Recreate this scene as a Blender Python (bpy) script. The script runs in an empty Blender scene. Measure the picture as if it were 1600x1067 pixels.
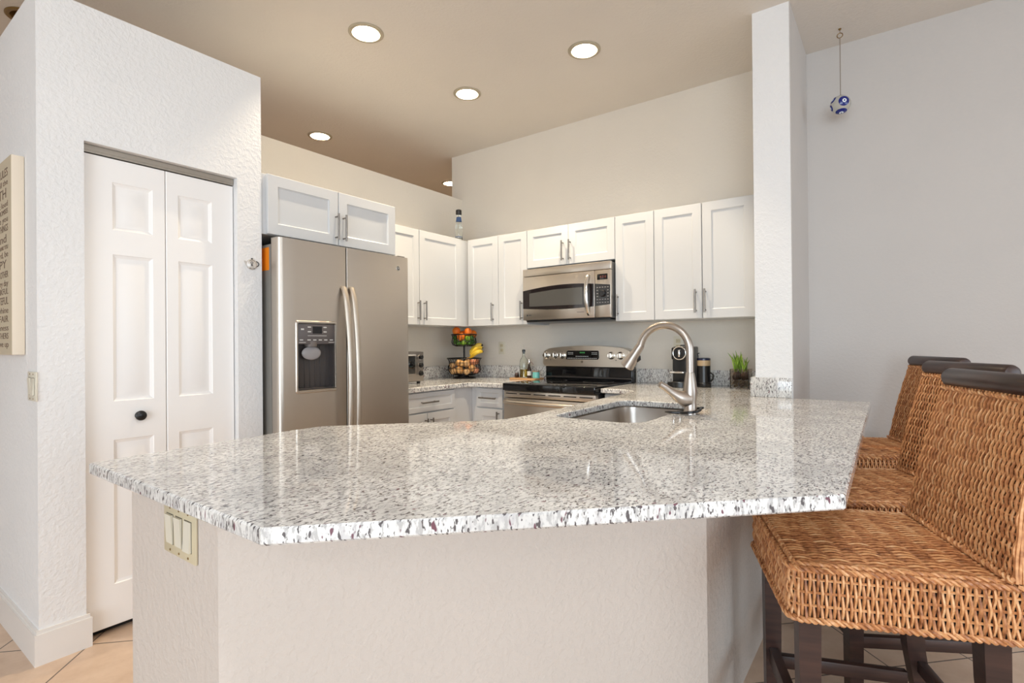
import bpy, bmesh, math, random
from mathutils import Vector, Matrix
random.seed(7)
scene = bpy.context.scene
C = scene.collection
PI = math.pi

# ------------------------------------------------------------------ camera
cam_d = bpy.data.cameras.new('camera')
cam = bpy.data.objects.new('camera', cam_d); C.objects.link(cam)
CAM_H = 1.218
yaw, pit, rol = 0.629712109, 0.003766553, -0.008735648
cy, sy = math.cos(yaw), math.sin(yaw)
fw = Vector((cy*math.cos(pit), sy*math.cos(pit), math.sin(pit)))
r0 = Vector((sy, -cy, 0)); u0 = r0.cross(fw)
rt = r0*math.cos(rol) + u0*math.sin(rol); up = -r0*math.sin(rol) + u0*math.cos(rol)
M = Matrix((rt, up, -fw)).transposed().to_4x4(); M.translation = (0, 0, CAM_H)
cam.matrix_world = M
cam_d.sensor_width = 36; cam_d.lens = 821.83*36/1600; cam_d.clip_start = 0.05
scene.camera = cam

# ------------------------------------------------------------------ view, world, lights
vs = scene.view_settings
vs.view_transform = 'Standard'; vs.look = 'None'; vs.gamma = 1.0; vs.exposure = 0.0
vs.use_curve_mapping = False
cyc = scene.cycles
cyc.use_denoising = True
cyc.max_bounces = 10; cyc.diffuse_bounces = 6; cyc.glossy_bounces = 5; cyc.transmission_bounces = 8
cyc.caustics_reflective = False; cyc.caustics_refractive = False
cyc.sample_clamp_indirect = 6.0
world = bpy.data.worlds.new('world'); scene.world = world; world.use_nodes = True
wbg = world.node_tree.nodes['Background']
wbg.inputs[0].default_value = (0.85, 0.93, 1.0, 1); wbg.inputs[1].default_value = 1.0

def area(name, loc, rot, sx, sy_, power, col):
    d = bpy.data.lights.new(name, 'AREA'); d.shape = 'RECTANGLE'; d.size = sx; d.size_y = sy_
    d.energy = power; d.color = col
    o = bpy.data.objects.new(name, d); C.objects.link(o); o.location = loc; o.rotation_euler = rot
    return o
# daylight coming in through the glass doors and the window of the living room
area('daylight_back', (0.2, -6.90, 1.40), (math.radians(90), 0, 0), 6.6, 2.4, 168, (0.75, 0.885, 1.0))
area('daylight_left', (-4.90, -1.6, 1.45), (math.radians(90), 0, math.radians(-90)), 4.8, 2.1, 262, (0.76, 0.89, 1.0))
# unseen fill disks added under the ceiling, for steeper light on counter and knee wall
for lx, ly, lw in ((-2.3, -2.4, 12), (-2.8, 0.5, 12), (0.6, -4.6, 13), (-3.2, -4.6, 13), (0.1, -0.35, 26)):
    d = bpy.data.lights.new('added_fill_disk', 'AREA'); d.shape = 'DISK'; d.size = 0.5; d.energy = lw; d.color = (0.92, 0.96, 1.0)
    o = bpy.data.objects.new('added_fill_disk', d); C.objects.link(o); o.location = (lx, ly, 3.045)
DOWNLIGHT_W = 98; DOWNLIGHT_COL = (1.0, 0.83, 0.60)

# ------------------------------------------------------------------ material helpers
MATS = {}
def mat(name, col, rough=0.5, metal=0.0, **kw):
    m = bpy.data.materials.new(name); m.use_nodes = True
    b = m.node_tree.nodes['Principled BSDF']
    b.inputs['Base Color'].default_value = (*col, 1); b.inputs['Roughness'].default_value = rough
    b.inputs['Metallic'].default_value = metal
    for k, v in kw.items():
        b.inputs[k].default_value = v
    MATS[name] = m
    return m
def N(m, t, **kw):
    n = m.node_tree.nodes.new(t)
    for k, v in kw.items():
        setattr(n, k, v)
    return n
def L(m, a, ao, b, bi):
    m.node_tree.links.new(a.outputs[ao], b.inputs[bi])
def bsdf(m): return m.node_tree.nodes['Principled BSDF']
def coords(m, scale=(1, 1, 1), rot=(0, 0, 0)):
    tc = N(m, 'ShaderNodeTexCoord'); mp = N(m, 'ShaderNodeMapping')
    mp.inputs['Scale'].default_value = scale; mp.inputs['Rotation'].default_value = rot
    L(m, tc, 'Object', mp, 'Vector'); return mp
def noise(m, vec, scale, detail=2, rough=0.5):
    n = N(m, 'ShaderNodeTexNoise'); n.inputs['Scale'].default_value = scale
    n.inputs['Detail'].default_value = detail; n.inputs['Roughness'].default_value = rough
    L(m, vec, 'Vector', n, 'Vector'); return n
def ramp(m, src, stops, out='Fac'):
    r = N(m, 'ShaderNodeValToRGB'); e = r.color_ramp.elements
    while len(e) < len(stops): e.new(0.5)
    for i, (p, c) in enumerate(stops):
        e[i].position = p; e[i].color = (c, c, c, 1) if isinstance(c, (int, float)) else (*c, 1)
    L(m, src, out, r, 'Fac'); return r
def mix(m, fac, a, b):
    x = N(m, 'ShaderNodeMix'); x.data_type = 'RGBA'
    for sock, v in ((0, fac), (6, a), (7, b)):
        if isinstance(v, tuple):
            if isinstance(v[0], bpy.types.Node): m.node_tree.links.new(v[0].outputs[v[1]], x.inputs[sock])
            else: x.inputs[sock].default_value = (*v, 1)
        else: x.inputs[sock].default_value = v
    return x
def bump(m, src, out, strength, dist):
    b = N(m, 'ShaderNodeBump'); b.inputs['Strength'].default_value = strength; b.inputs['Distance'].default_value = dist
    L(m, src, out, b, 'Height'); L(m, b, 'Normal', bsdf(m), 'Normal'); return b

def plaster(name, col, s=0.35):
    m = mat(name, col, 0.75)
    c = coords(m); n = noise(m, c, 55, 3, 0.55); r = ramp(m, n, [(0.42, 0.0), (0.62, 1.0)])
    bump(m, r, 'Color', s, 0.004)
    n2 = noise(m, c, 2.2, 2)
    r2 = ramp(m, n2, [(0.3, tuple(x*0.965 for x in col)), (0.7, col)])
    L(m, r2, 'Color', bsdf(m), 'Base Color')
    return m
W_WHITE = plaster('wall_paint', (0.845, 0.845, 0.845), 0.30)
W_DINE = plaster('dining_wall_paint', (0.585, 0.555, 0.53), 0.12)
W_KITCH = plaster('wall_paint_warm_cast', (0.78, 0.73, 0.655), 0.12)  # same paint as the white walls, warm downlight cast put into the colour
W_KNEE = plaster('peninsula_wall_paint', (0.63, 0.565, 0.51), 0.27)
CEIL = plaster('ceiling_warm_cast', (0.73, 0.685, 0.63), 0.15)  # beige stands in for warm, weak light on the ceiling

def granite():
    m = mat('granite', (0.75, 0.73, 0.70), 0.05)
    c = coords(m, (1, 1, 0.42), (0, 0, math.radians(35)))
    c2 = coords(m, (0.62, 1.25, 0.40), (0, 0, math.radians(28)))
    big = ramp(m, noise(m, c, 7, 3), [(0.35, (0.66, 0.655, 0.64)), (0.62, (0.86, 0.855, 0.835))])
    n1 = ramp(m, noise(m, c2, 105, 3, 0.6), [(0.505, 0.0), (0.60, 1.0)])
    a = mix(m, (n1, 'Color'), (big, 'Color'), (0.47, 0.465, 0.46))
    n4 = ramp(m, noise(m, c2, 50, 2, 0.6), [(0.56, 0.0), (0.66, 0.75)])
    a2 = mix(m, (n4, 'Color'), (a, 2), (0.52, 0.51, 0.52))
    n2 = ramp(m, noise(m, c2, 150, 2, 0.5), [(0.582, 0.0), (0.635, 1.0)])
    b = mix(m, (n2, 'Color'), (a2, 2), (0.105, 0.095, 0.10))
    n3 = ramp(m, noise(m, c2, 85, 1, 0.5), [(0.685, 0.0), (0.72, 1.0)])
    d = mix(m, (n3, 'Color'), (b, 2), (0.17, 0.075, 0.10))
    L(m, d, 2, bsdf(m), 'Base Color')
    return m
GRANITE = granite()
CAB = mat('cabinet_white', (0.665, 0.675, 0.685), 0.32)
CABIN = mat('cabinet_inside', (0.55, 0.54, 0.52), 0.6)
DOORW = mat('door_white', (0.93, 0.915, 0.90), 0.38)
TRIM = mat('trim_white', (0.80, 0.77, 0.74), 0.4)
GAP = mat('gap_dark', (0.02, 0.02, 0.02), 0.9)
BLACK = mat('black_plastic', (0.009, 0.009, 0.010), 0.3)
BLACKG = mat('black_glass', (0.008, 0.008, 0.009), 0.04)
DGREY = mat('dark_grey_plastic', (0.058, 0.050, 0.048), 0.32)
TOAST = mat('toaster_steel', (0.33, 0.30, 0.275), 0.32, 1.0)
GREYSIDE = mat('grey_enamel', (0.23, 0.22, 0.20), 0.4)
CHROME = mat('chrome', (0.82, 0.80, 0.77), 0.12, 1.0)
NICKEL = mat('brushed_nickel', (0.47, 0.42, 0.375), 0.33, 1.0)
HANDLE = mat('satin_handle', (0.27, 0.25, 0.23), 0.36, 1.0)
def steel(name, col, rough, axis_scale):
    m = mat(name, col, rough, 1.0)
    c = coords(m, axis_scale); n = noise(m, c, 1.0, 5, 0.65)
    r = ramp(m, n, [(0.3, rough*0.9), (0.7, rough*1.12)]); L(m, r, 'Color', bsdf(m), 'Roughness')
    q = ramp(m, n, [(0.3, tuple(x*0.955 for x in col)), (0.7, col)]); L(m, q, 'Color', bsdf(m), 'Base Color')
    return m
STEEL = steel('stainless_steel', (0.585, 0.525, 0.46), 0.40, (1.2, 1.2, 420))
STEELH = steel('stainless_steel_trim', (0.64, 0.58, 0.51), 0.31, (1.2, 1.2, 420))
HSTEEL = mat('handle_steel', (0.55, 0.49, 0.42), 0.42, 1.0)
SINKM = mat('sink_steel', (0.55, 0.51, 0.47), 0.3, 1.0)
IVORY = mat('ivory_plastic', (0.60, 0.53, 0.37), 0.4)
IVORYL = mat('pale_ivory_plastic', (0.72, 0.68, 0.57), 0.4)
SHADOWLINE = mat('switch_slot', (0.10, 0.085, 0.06), 0.8)
ORANGEP = mat('orange_label_paper', (0.95, 0.28, 0.01), 0.6)
CREAMW = mat('cream_wood', (0.78, 0.68, 0.55), 0.6)
CREAMF = mat('cream_face', (0.57, 0.49, 0.36), 0.7)
SIGNINK = mat('sign_ink', (0.15, 0.095, 0.065), 0.8)
KNOBM = mat('black_bronze', (0.035, 0.035, 0.036), 0.3, 0.6)
TRACK = mat('door_track', (0.40, 0.36, 0.31), 0.4, 0.7)
def glassm(name, col, rough=0.02, ior=1.45):
    return mat(name, col, rough, 0.0, **{'Transmission Weight': 1.0, 'IOR': ior})
GLASS = glassm('clear_glass', (0.93, 0.97, 0.94))
WINGLASS = glassm('window_glass', (1, 1, 1), 0.0, 1.02)
OIL = glassm('olive_oil', (0.55, 0.33, 0.02), 0.0, 1.47)
FROST = mat('frosted_glass', (0.72, 0.70, 0.64), 0.16, 0.0, **{'Transmission Weight': 0.45})
BLUE = mat('cobalt_glass', (0.008, 0.018, 0.19), 0.08)
WHITEG = mat('white_glass', (0.88, 0.93, 0.95), 0.15)
SKYB = mat('sky_glass', (0.25, 0.55, 0.85), 0.15)
WIRE = mat('black_wire', (0.012, 0.011, 0.011), 0.4, 0.4)
TEAL = mat('turquoise_glaze', (0.22, 0.66, 0.62), 0.3)
TRAYW = mat('pale_wood', (0.62, 0.36, 0.17), 0.5)
SOYB = mat('dark_sauce_glass', (0.03, 0.014, 0.008), 0.08)
REDM = mat('dark_red_wire', (0.22, 0.05, 0.05), 0.4)
LABELW = mat('white_label', (0.75, 0.75, 0.72), 0.5)
LABELB = mat('blue_label', (0.03, 0.08, 0.22), 0.5)
MARK = mat('pale_marking', (0.62, 0.62, 0.60), 0.5)
DIM = mat('dim_marking', (0.30, 0.29, 0.285), 0.5)
DARKMARK = mat('dark_marking', (0.05, 0.05, 0.05), 0.5)
def emis(name, col, s):
    m = mat(name, (0, 0, 0), 0.5); b = bsdf(m)
    b.inputs['Emission Color'].default_value = (*col, 1); b.inputs['Emission Strength'].default_value = s; return m
BULB = emis('lamp_glow', (1.0, 0.94, 0.82), 6.0)
bsdf(BULB).inputs['Specular IOR Level'].default_value = 0.0
LED = emis('green_digits', (0.15, 0.8, 0.20), 0.25)
LEDR = emis('amber_digits', (0.30, 0.05, 0.03), 0.5)
BAFFLE = mat('lamp_baffle', (0.045, 0.042, 0.036), 0.7, 0.0, **{'Specular IOR Level': 0.0})
BRASS = mat('lamp_trim_ring', (0.42, 0.37, 0.28), 0.4)
BRASSD = mat('dark_brass', (0.22, 0.13, 0.04), 0.4, 0.5)
def woodm():
    m = mat('espresso_wood', (0.035, 0.018, 0.014), 0.34)
    c = coords(m, (6, 6, 60)); n = noise(m, c, 1.0, 3)
    r = ramp(m, n, [(0.35, (0.028, 0.014, 0.012)), (0.7, (0.060, 0.028, 0.021))])
    L(m, r, 'Color', bsdf(m), 'Base Color'); return m
ESP = woodm()
def wickerm():
    m = mat('wicker_strand', (0.42, 0.20, 0.09), 0.42)
    g = N(m, 'ShaderNodeNewGeometry')
    c = coords(m); n = noise(m, c, 70, 2)
    ad = N(m, 'ShaderNodeMath', operation='MULTIPLY_ADD'); L(m, n, 'Fac', ad, 0); ad.inputs[1].default_value = 0.85
    sc = N(m, 'ShaderNodeMath', operation='MULTIPLY'); L(m, g, 'Random Per Island', sc, 0); sc.inputs[1].default_value = 0.50
    L(m, sc, 'Value', ad, 2)
    r = ramp(m, ad, [(0.24, (0.15, 0.050, 0.018)), (0.52, (0.45, 0.185, 0.072)), (0.78, (0.66, 0.325, 0.135)), (1.0, (0.76, 0.46, 0.24))], 'Value')
    L(m, r, 'Color', bsdf(m), 'Base Color'); return m
WICK = wickerm()
WICKBACK = mat('wicker_gap_shade', (0.016, 0.008, 0.005), 0.9)  # near-black puts the shade between the strands into the backing colour
def tiles():
    m = mat('floor_tile', (0.6, 0.45, 0.33), 0.35)
    s = 0.341
    # tiles laid on the diagonal: lines at (y-x)/sqrt2 = 1.727+k*s and (x+y)/sqrt2 = 2.405+k*s
    tc = N(m, 'ShaderNodeTexCoord'); mp = N(m, 'ShaderNodeMapping'); mp.vector_type = 'POINT'
    mp.inputs['Rotation'].default_value = (0, 0, math.radians(-45))
    L(m, tc, 'Object', mp, 'Vector')
    sep = N(m, 'ShaderNodeSeparateXYZ'); L(m, mp, 'Vector', sep, 'Vector')
    masks = []
    cells = []
    for ax, off in (('X', 2.405), ('Y', 1.727)):
        a = N(m, 'ShaderNodeMath', operation='SUBTRACT'); L(m, sep, ax, a, 0); a.inputs[1].default_value = off
        d = N(m, 'ShaderNodeMath', operation='DIVIDE'); L(m, a, 0, d, 0); d.inputs[1].default_value = s
        f = N(m, 'ShaderNodeMath', operation='FRACT'); L(m, d, 0, f, 0)
        fl = N(m, 'ShaderNodeMath', operation='FLOOR'); L(m, d, 0, fl, 0); cells.append(fl)
        h = N(m, 'ShaderNodeMath', operation='SUBTRACT'); L(m, f, 0, h, 0); h.inputs[1].default_value = 0.5
        ab = N(m, 'ShaderNodeMath', operation='ABSOLUTE'); L(m, h, 0, ab, 0)
        g = N(m, 'ShaderNodeMath', operation='GREATER_THAN'); L(m, ab, 0, g, 0); g.inputs[1].default_value = 0.4915
        masks.append(g)
    mx = N(m, 'ShaderNodeMath', operation='MAXIMUM'); L(m, masks[0], 0, mx, 0); L(m, masks[1], 0, mx, 1)
    c = coords(m); n = noise(m, c, 9, 4, 0.6)
    r = ramp(m, n, [(0.3, (0.60, 0.43, 0.31)), (0.7, (0.72, 0.55, 0.42))])
    x = mix(m, (mx, 0), (r, 'Color'), (0.13, 0.10, 0.08))
    L(m, x, 2, bsdf(m), 'Base Color')
    inv = N(m, 'ShaderNodeMath', operation='SUBTRACT'); inv.inputs[0].default_value = 1.0; L(m, mx, 0, inv, 1)
    bump(m, inv, 0, 0.4, 0.003)
    return m
TILE = tiles()
def fruit(name, c1, c2, sc=14, rough=0.4):
    m = mat(name, c1, rough); c = coords(m); n = noise(m, c, sc, 3)
    r = ramp(m, n, [(0.35, c1), (0.65, c2)]); L(m, r, 'Color', bsdf(m), 'Base Color')
    bump(m, noise(m, c, 160, 1), 'Fac', 0.1, 0.002); return m
ORANGE = fruit('orange_peel', (0.85, 0.16, 0.012), (0.90, 0.25, 0.02))
LIME = fruit('lime_peel', (0.025, 0.10, 0.012), (0.09, 0.24, 0.02), 22)
LIMEY = fruit('yellow_lime_peel', (0.17, 0.36, 0.02), (0.28, 0.48, 0.04), 22)
ONION = fruit('onion_skin', (0.55, 0.27, 0.08), (0.72, 0.42, 0.16), 18, 0.3)
POTATO = fruit('potato_skin', (0.50, 0.30, 0.13), (0.62, 0.40, 0.20), 16, 0.6)
ONIONR = fruit('red_onion_skin', (0.58, 0.20, 0.10), (0.68, 0.33, 0.20), 18, 0.3)
BANANA = fruit('banana_peel', (0.78, 0.50, 0.03), (0.85, 0.60, 0.06), 14)
BANTIP = mat('banana_tip', (0.05, 0.035, 0.015), 0.7)
LEAF = fruit('leaf_green', (0.16, 0.31, 0.02), (0.33, 0.50, 0.06), 30)
BULBR = fruit('plant_bulb', (0.10, 0.05, 0.025), (0.20, 0.10, 0.05), 30)
PEB = fruit('pebble', (0.40, 0.25, 0.09), (0.58, 0.42, 0.20), 20)
WATER = glassm('brown_vase_glass', (0.86, 0.79, 0.72), 0.02, 1.35)

# ------------------------------------------------------------------ mesh helpers
class MB:
    def __init__(self): self.bm = bmesh.new()
    def v(self, p): return self.bm.verts.new(p)
    def f(self, vs):
        try: return self.bm.faces.new(vs)
        except ValueError: return None
    def box(self, x0, y0, z0, x1, y1, z1, bev=0.0, seg=2):
        t = bmesh.new()
        bmesh.ops.create_cube(t, size=1.0)
        for q in t.verts:
            q.co = Vector(((x0+x1)/2 + q.co.x*(x1-x0), (y0+y1)/2 + q.co.y*(y1-y0), (z0+z1)/2 + q.co.z*(z1-z0)))
        if bev: bmesh.ops.bevel(t, geom=t.edges[:], offset=bev, segments=seg, affect='EDGES', profile=0.5)
        self.merge(t); return self
    def merge(self, t, mtx=None):
        if mtx is not None: bmesh.ops.transform(t, matrix=mtx, verts=t.verts)
        me = bpy.data.meshes.new('tmp'); t.to_mesh(me); t.free(); self.bm.from_mesh(me); bpy.data.meshes.remove(me)
    def prism(self, poly, z0, z1, bev=0.0):
        t = bmesh.new()
        n = len(poly)
        a = [t.verts.new((p[0], p[1], z0)) for p in poly]; b = [t.verts.new((p[0], p[1], z1)) for p in poly]
        t.faces.new(a[::-1]); t.faces.new(b)
        for i in range(n): t.faces.new((a[i], a[(i+1) % n], b[(i+1) % n], b[i]))
        bmesh.ops.recalc_face_normals(t, faces=t.faces)
        if bev: bmesh.ops.bevel(t, geom=t.edges[:], offset=bev, segments=2, affect='EDGES')
        self.merge(t); return self
    def prism_y(self, poly, y0, y1, bev=0.0):      # poly in (x, z)
        t = bmesh.new(); n = len(poly)
        a = [t.verts.new((p[0], y0, p[1])) for p in poly]; b = [t.verts.new((p[0], y1, p[1])) for p in poly]
        t.faces.new(a[::-1]); t.faces.new(b)
        for i in range(n): t.faces.new((a[i], a[(i+1) % n], b[(i+1) % n], b[i]))
        bmesh.ops.recalc_face_normals(t, faces=t.faces)
        if bev: bmesh.ops.bevel(t, geom=t.edges[:], offset=bev, segments=2, affect='EDGES')
        self.merge(t); return self
    def tube(self, pts, r, seg=10, closed=False, caps=True, flat=1.0):
        pts = [Vector(p) for p in pts]; n = len(pts)
        rad = r if isinstance(r, (list, tuple)) else [r]*n
        rings = []; prev = None
        for i, p in enumerate(pts):
            if closed: t = pts[(i+1) % n] - pts[i-1]
            else: t = pts[min(i+1, n-1)] - pts[max(i-1, 0)]
            t.normalize()
            if prev is None:
                a = Vector((0, 0, 1)) if abs(t.z) < 0.9 else Vector((1, 0, 0))
                prev = (a - t*a.dot(t)).normalized()
            else:
                prev = prev - t*prev.dot(t)
                prev = prev.normalized() if prev.length > 1e-9 else t.orthogonal().normalized()
            b = t.cross(prev)
            rings.append([self.v(p + prev*(rad[i]*math.cos(2*PI*k/seg)) + b*(rad[i]*flat*math.sin(2*PI*k/seg))) for k in range(seg)])
        m = n if closed else n-1
        for i in range(m):
            A, B = rings[i], rings[(i+1) % n]
            for k in range(seg): self.f((A[k], A[(k+1) % seg], B[(k+1) % seg], B[k]))
        if caps and not closed:
            self.f(rings[0][::-1]); self.f(rings[-1])
        return self
    def lathe(self, prof, c=(0, 0, 0), seg=24, axis='z'):
        # prof: list of (r, h) ; closed at ends when r == 0
        c = Vector(c); rings = []
        def P(r, h, a):
            q = (r*math.cos(a), r*math.sin(a), h)
            if axis == 'y': q = (q[0], h, q[1])
            if axis == '-y': q = (q[0], -h, q[1])
            if axis == 'x': q = (h, q[0], q[1])
            return c + Vector(q)
        for r, h in prof:
            if r < 1e-7: rings.append([self.v(P(0, h, 0))])
            else: rings.append([self.v(P(r, h, 2*PI*k/seg)) for k in range(seg)])
        for A, B in zip(rings, rings[1:]):
            for k in range(seg):
                k2 = (k+1) % seg
                if len(A) == 1 and len(B) == 1: continue
                if len(A) == 1: self.f((A[0], B[k2], B[k]))
                elif len(B) == 1: self.f((A[k], A[k2], B[0]))
                else: self.f((A[k], A[k2], B[k2], B[k]))
        return self
    def ball(self, c, r, sx=1, sy_=1, sz=1, seg=16, rings=10):
        t = bmesh.new(); bmesh.ops.create_uvsphere(t, u_segments=seg, v_segments=rings, radius=r)
        self.merge(t, Matrix.Translation(c) @ Matrix.Diagonal((sx, sy_, sz, 1))); return self
    def build(self, name, m, parent=None, smooth=True, angle=35):
        bm = self.bm
        bmesh.ops.recalc_face_normals(bm, faces=bm.faces)
        me = bpy.data.meshes.new(name); bm.to_mesh(me); bm.free()
        me.materials.append(m)
        if smooth:
            me.polygons.foreach_set('use_smooth', [True]*len(me.polygons))
            me.set_sharp_from_angle(angle=math.radians(angle))
        o = bpy.data.objects.new(name, me); C.objects.link(o)
        if parent is not None: o.parent = parent
        return o
def thing(name, label, cat, loc=(0, 0, 0), rotz=0.0, group=None):
    o = bpy.data.objects.new(name, None); C.objects.link(o); o.empty_display_size = 0.05
    o.location = loc; o.rotation_euler = (0, 0, rotz); o['label'] = label; o['category'] = cat
    if group: o['group'] = group
    return o
def tag(o, label, cat, group=None):
    o['label'] = label; o['category'] = cat
    if group: o['group'] = group
    return o
def struct(o):
    o['kind'] = 'structure'; return o
def textmesh(body, size, name, m, parent, mtx, align='CENTER', ext=0.0004, sx=1.0):
    cu = bpy.data.curves.new(name, 'FONT'); cu.body = body; cu.size = size; cu.align_x = align; cu.align_y = 'CENTER'; cu.extrude = ext
    tmp = bpy.data.objects.new(name, cu); C.objects.link(tmp)
    dg = bpy.context.evaluated_depsgraph_get()
    me = bpy.data.meshes.new_from_object(tmp.evaluated_get(dg))
    bpy.data.objects.remove(tmp); bpy.data.curves.remove(cu)
    me.transform(mtx @ Matrix.Diagonal((sx, 1, 1, 1))); me.materials.clear(); me.materials.append(m)
    o = bpy.data.objects.new(name, me); C.objects.link(o); o.parent = parent
    return o
# text standing on a face whose outward side is -y: x -> x, y -> z
def face_mtx(x, y, z): return Matrix.Translation((x, y, z)) @ Matrix.Rotation(PI/2, 4, 'X')

def ringed_front(mb, xs, zs, cells, y=0.0):
    """Front sheet over the grid xs x zs at depth y; cells {(i,j): [(inset, depth), ...], 'open' last keeps it without the middle face}."""
    vv = {}
    def V(i, j):
        if (i, j) not in vv: vv[(i, j)] = mb.v((xs[i], y, zs[j]))
        return vv[(i, j)]
    for i in range(len(xs)-1):
        for j in range(len(zs)-1):
            loop = [V(i, j), V(i+1, j), V(i+1, j+1), V(i, j+1)]
            for ins, dep in cells.get((i, j), []):
                nl = [mb.v(p) for p in ((xs[i]+ins, y+dep, zs[j]+ins), (xs[i+1]-ins, y+dep, zs[j]+ins), (xs[i+1]-ins, y+dep, zs[j+1]-ins), (xs[i]+ins, y+dep, zs[j+1]-ins))]
                for k in range(4): mb.f((loop[k], loop[(k+1) % 4], nl[(k+1) % 4], nl[k]))
                loop = nl
            mb.f(loop)
    n, mm = len(xs)-1, len(zs)-1
    edge = [V(i, 0) for i in range(n+1)] + [V(n, j) for j in range(1, mm+1)] + [V(i, mm) for i in range(n-1, -1, -1)] + [V(0, j) for j in range(mm-1, 0, -1)]
    return edge
def slab_front(mb, xs, zs, cells, y0, y1, ch=0.002):
    """Slab with a detailed front (towards -y) and a small chamfer."""
    x0, x1, z0, z1 = xs[0], xs[-1], zs[0], zs[-1]
    xs2 = [x0+ch]+list(xs[1:-1])+[x1-ch]; zs2 = [z0+ch]+list(zs[1:-1])+[z1-ch]
    e = ringed_front(mb, xs2, zs2, cells, y0)
    def out(v):
        x = x0 if abs(v.co.x-xs2[0]) < 1e-6 else x1 if abs(v.co.x-xs2[-1]) < 1e-6 else v.co.x
        z = z0 if abs(v.co.z-zs2[0]) < 1e-6 else z1 if abs(v.co.z-zs2[-1]) < 1e-6 else v.co.z
        return x, z
    a = [mb.v((out(v)[0], y0+ch, out(v)[1])) for v in e]; b = [mb.v((out(v)[0], y1, out(v)[1])) for v in e]
    n = len(e)
    for i in range(n):
        j = (i+1) % n
        mb.f((e[i], e[j], a[j], a[i])); mb.f((a[i], a[j], b[j], b[i]))
    mb.f(b[::-1])
    return mb
def shaker(x0, x1, z0, z1, st=0.058, y0=0.0, th=0.02):
    mb = MB(); w = st if (x1-x0) > 0.2 else 0.05
    h = min(st, (z1-z0)*0.28)
    return slab_front(mb, [x0, x0+w, x1-w, x1], [z0, z0+h, z1-h, z1], {(1, 1): [(0.0015, 0.004), (0.006, 0.007), (0.0062, 0.009)]}, y0, y0+th)
def bar_pull(parent, x, z, length=0.16, vertical=True, y=0.0, r=0.006):
    mb = MB(); h = length/2; p = h*0.78; o = -0.032
    if vertical:
        mb.tube([(x, y+o, z-h), (x, y+o, z+h)], r, 12)
        for s in (-1, 1): mb.tube([(x, y+0.001, z+s*p), (x, y+o, z+s*p)], r*0.75, 8)
    else:
        mb.tube([(x-h, y+o, z), (x+h, y+o, z)], r, 12)
        for s in (-1, 1): mb.tube([(x+s*p, y+0.001, z), (x+s*p, y+o, z)], r*0.75, 8)
    return mb.build('handle', HANDLE, parent)

# ------------------------------------------------------------------ the setting
WX, WY, CZ = 3.86, 3.40, 3.06        # kitchen side wall, low kitchen wall, ceiling height
struct(MB().box(-5.1, -7.1, -0.1, 6.6, 6.6, 0).build('floor', TILE, smooth=False))
LIGHTS = [(2.006, 2.508), (2.945, 1.564), (2.937, 2.528), (2.748, 4.073), (4.456, 4.097), (0.79, 3.897)]
def ceiling():
    # ceiling sheet with round openings for the recessed lamps
    mb = MB(); bm = mb.bm
    outer = [(-5.1, -7.1), (6.6, -7.1), (6.6, 6.6), (-5.1, 6.6)]
    edges = []
    def loop(pts):
        vs_ = [bm.verts.new((p[0], p[1], CZ)) for p in pts]
        for i in range(len(vs_)): edges.append(bm.edges.new((vs_[i], vs_[(i+1) % len(vs_)])))
        return vs_
    loop(outer); holes = []
    for x, y in LIGHTS: holes.append(loop([(x+0.082*math.cos(2*PI*k/32), y+0.082*math.sin(2*PI*k/32)) for k in range(32)]))
    bmesh.ops.triangle_fill(bm, use_beauty=True, use_dissolve=False, edges=edges)
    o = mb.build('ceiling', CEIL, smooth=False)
    return o
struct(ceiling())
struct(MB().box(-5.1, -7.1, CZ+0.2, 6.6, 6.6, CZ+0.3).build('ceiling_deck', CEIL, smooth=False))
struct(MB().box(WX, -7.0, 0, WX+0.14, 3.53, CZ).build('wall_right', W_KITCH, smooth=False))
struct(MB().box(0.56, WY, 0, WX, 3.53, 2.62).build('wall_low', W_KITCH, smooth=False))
struct(MB().box(3.19, 0.45, 0, WX, 0.635, CZ).build('wall_wing', W_WHITE, smooth=False))
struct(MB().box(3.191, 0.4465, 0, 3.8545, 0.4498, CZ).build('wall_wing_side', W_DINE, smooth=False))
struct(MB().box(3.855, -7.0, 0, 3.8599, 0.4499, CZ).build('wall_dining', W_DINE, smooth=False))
# pantry closet
mb = MB()
mb.box(0.56, 2.671, 0, 0.708, 2.78, 2.62); mb.box(1.327, 2.671, 0, 1.452, 2.78, 2.62); mb.box(0.708, 2.671, 2.063, 1.327, 2.78, 2.62)
struct(mb.build('wall_pantry', W_WHITE, smooth=False))
struct(MB().box(0.56, 2.78, 0, 0.66, WY, 2.62).build('wall_pantry_side', W_WHITE, smooth=False))
struct(MB().box(1.352, 2.78, 0, 1.452, WY, 2.62).build('wall_pantry_inner', W_WHITE, smooth=False))
struct(MB().box(0.66, 2.78, 2.52, 1.352, WY, 2.62).build('ceiling_pantry', W_WHITE, smooth=False))
# baseboard round the pantry corner
def base_profile(mb, axis, a0, a1, f):
    pass
mb = MB()
mb.prism([(0.545, 2.656), (0.724, 2.656), (0.724, 2.671), (0.56, 2.671), (0.56, 3.53), (0.545, 3.53)], 0.0, 0.118, 0.0)
mb.prism([(0.551, 2.662), (0.718, 2.662), (0.718, 2.671), (0.56, 2.671), (0.56, 3.53), (0.551, 3.53)], 0.118, 0.132, 0.0)
struct(mb.build('baseboard_pantry', TRIM, smooth=False))
struct(MB().box(-1.0, 3.53, 0, 0.56, 3.66, 0.001).build('floor_threshold', TILE, smooth=False))
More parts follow.
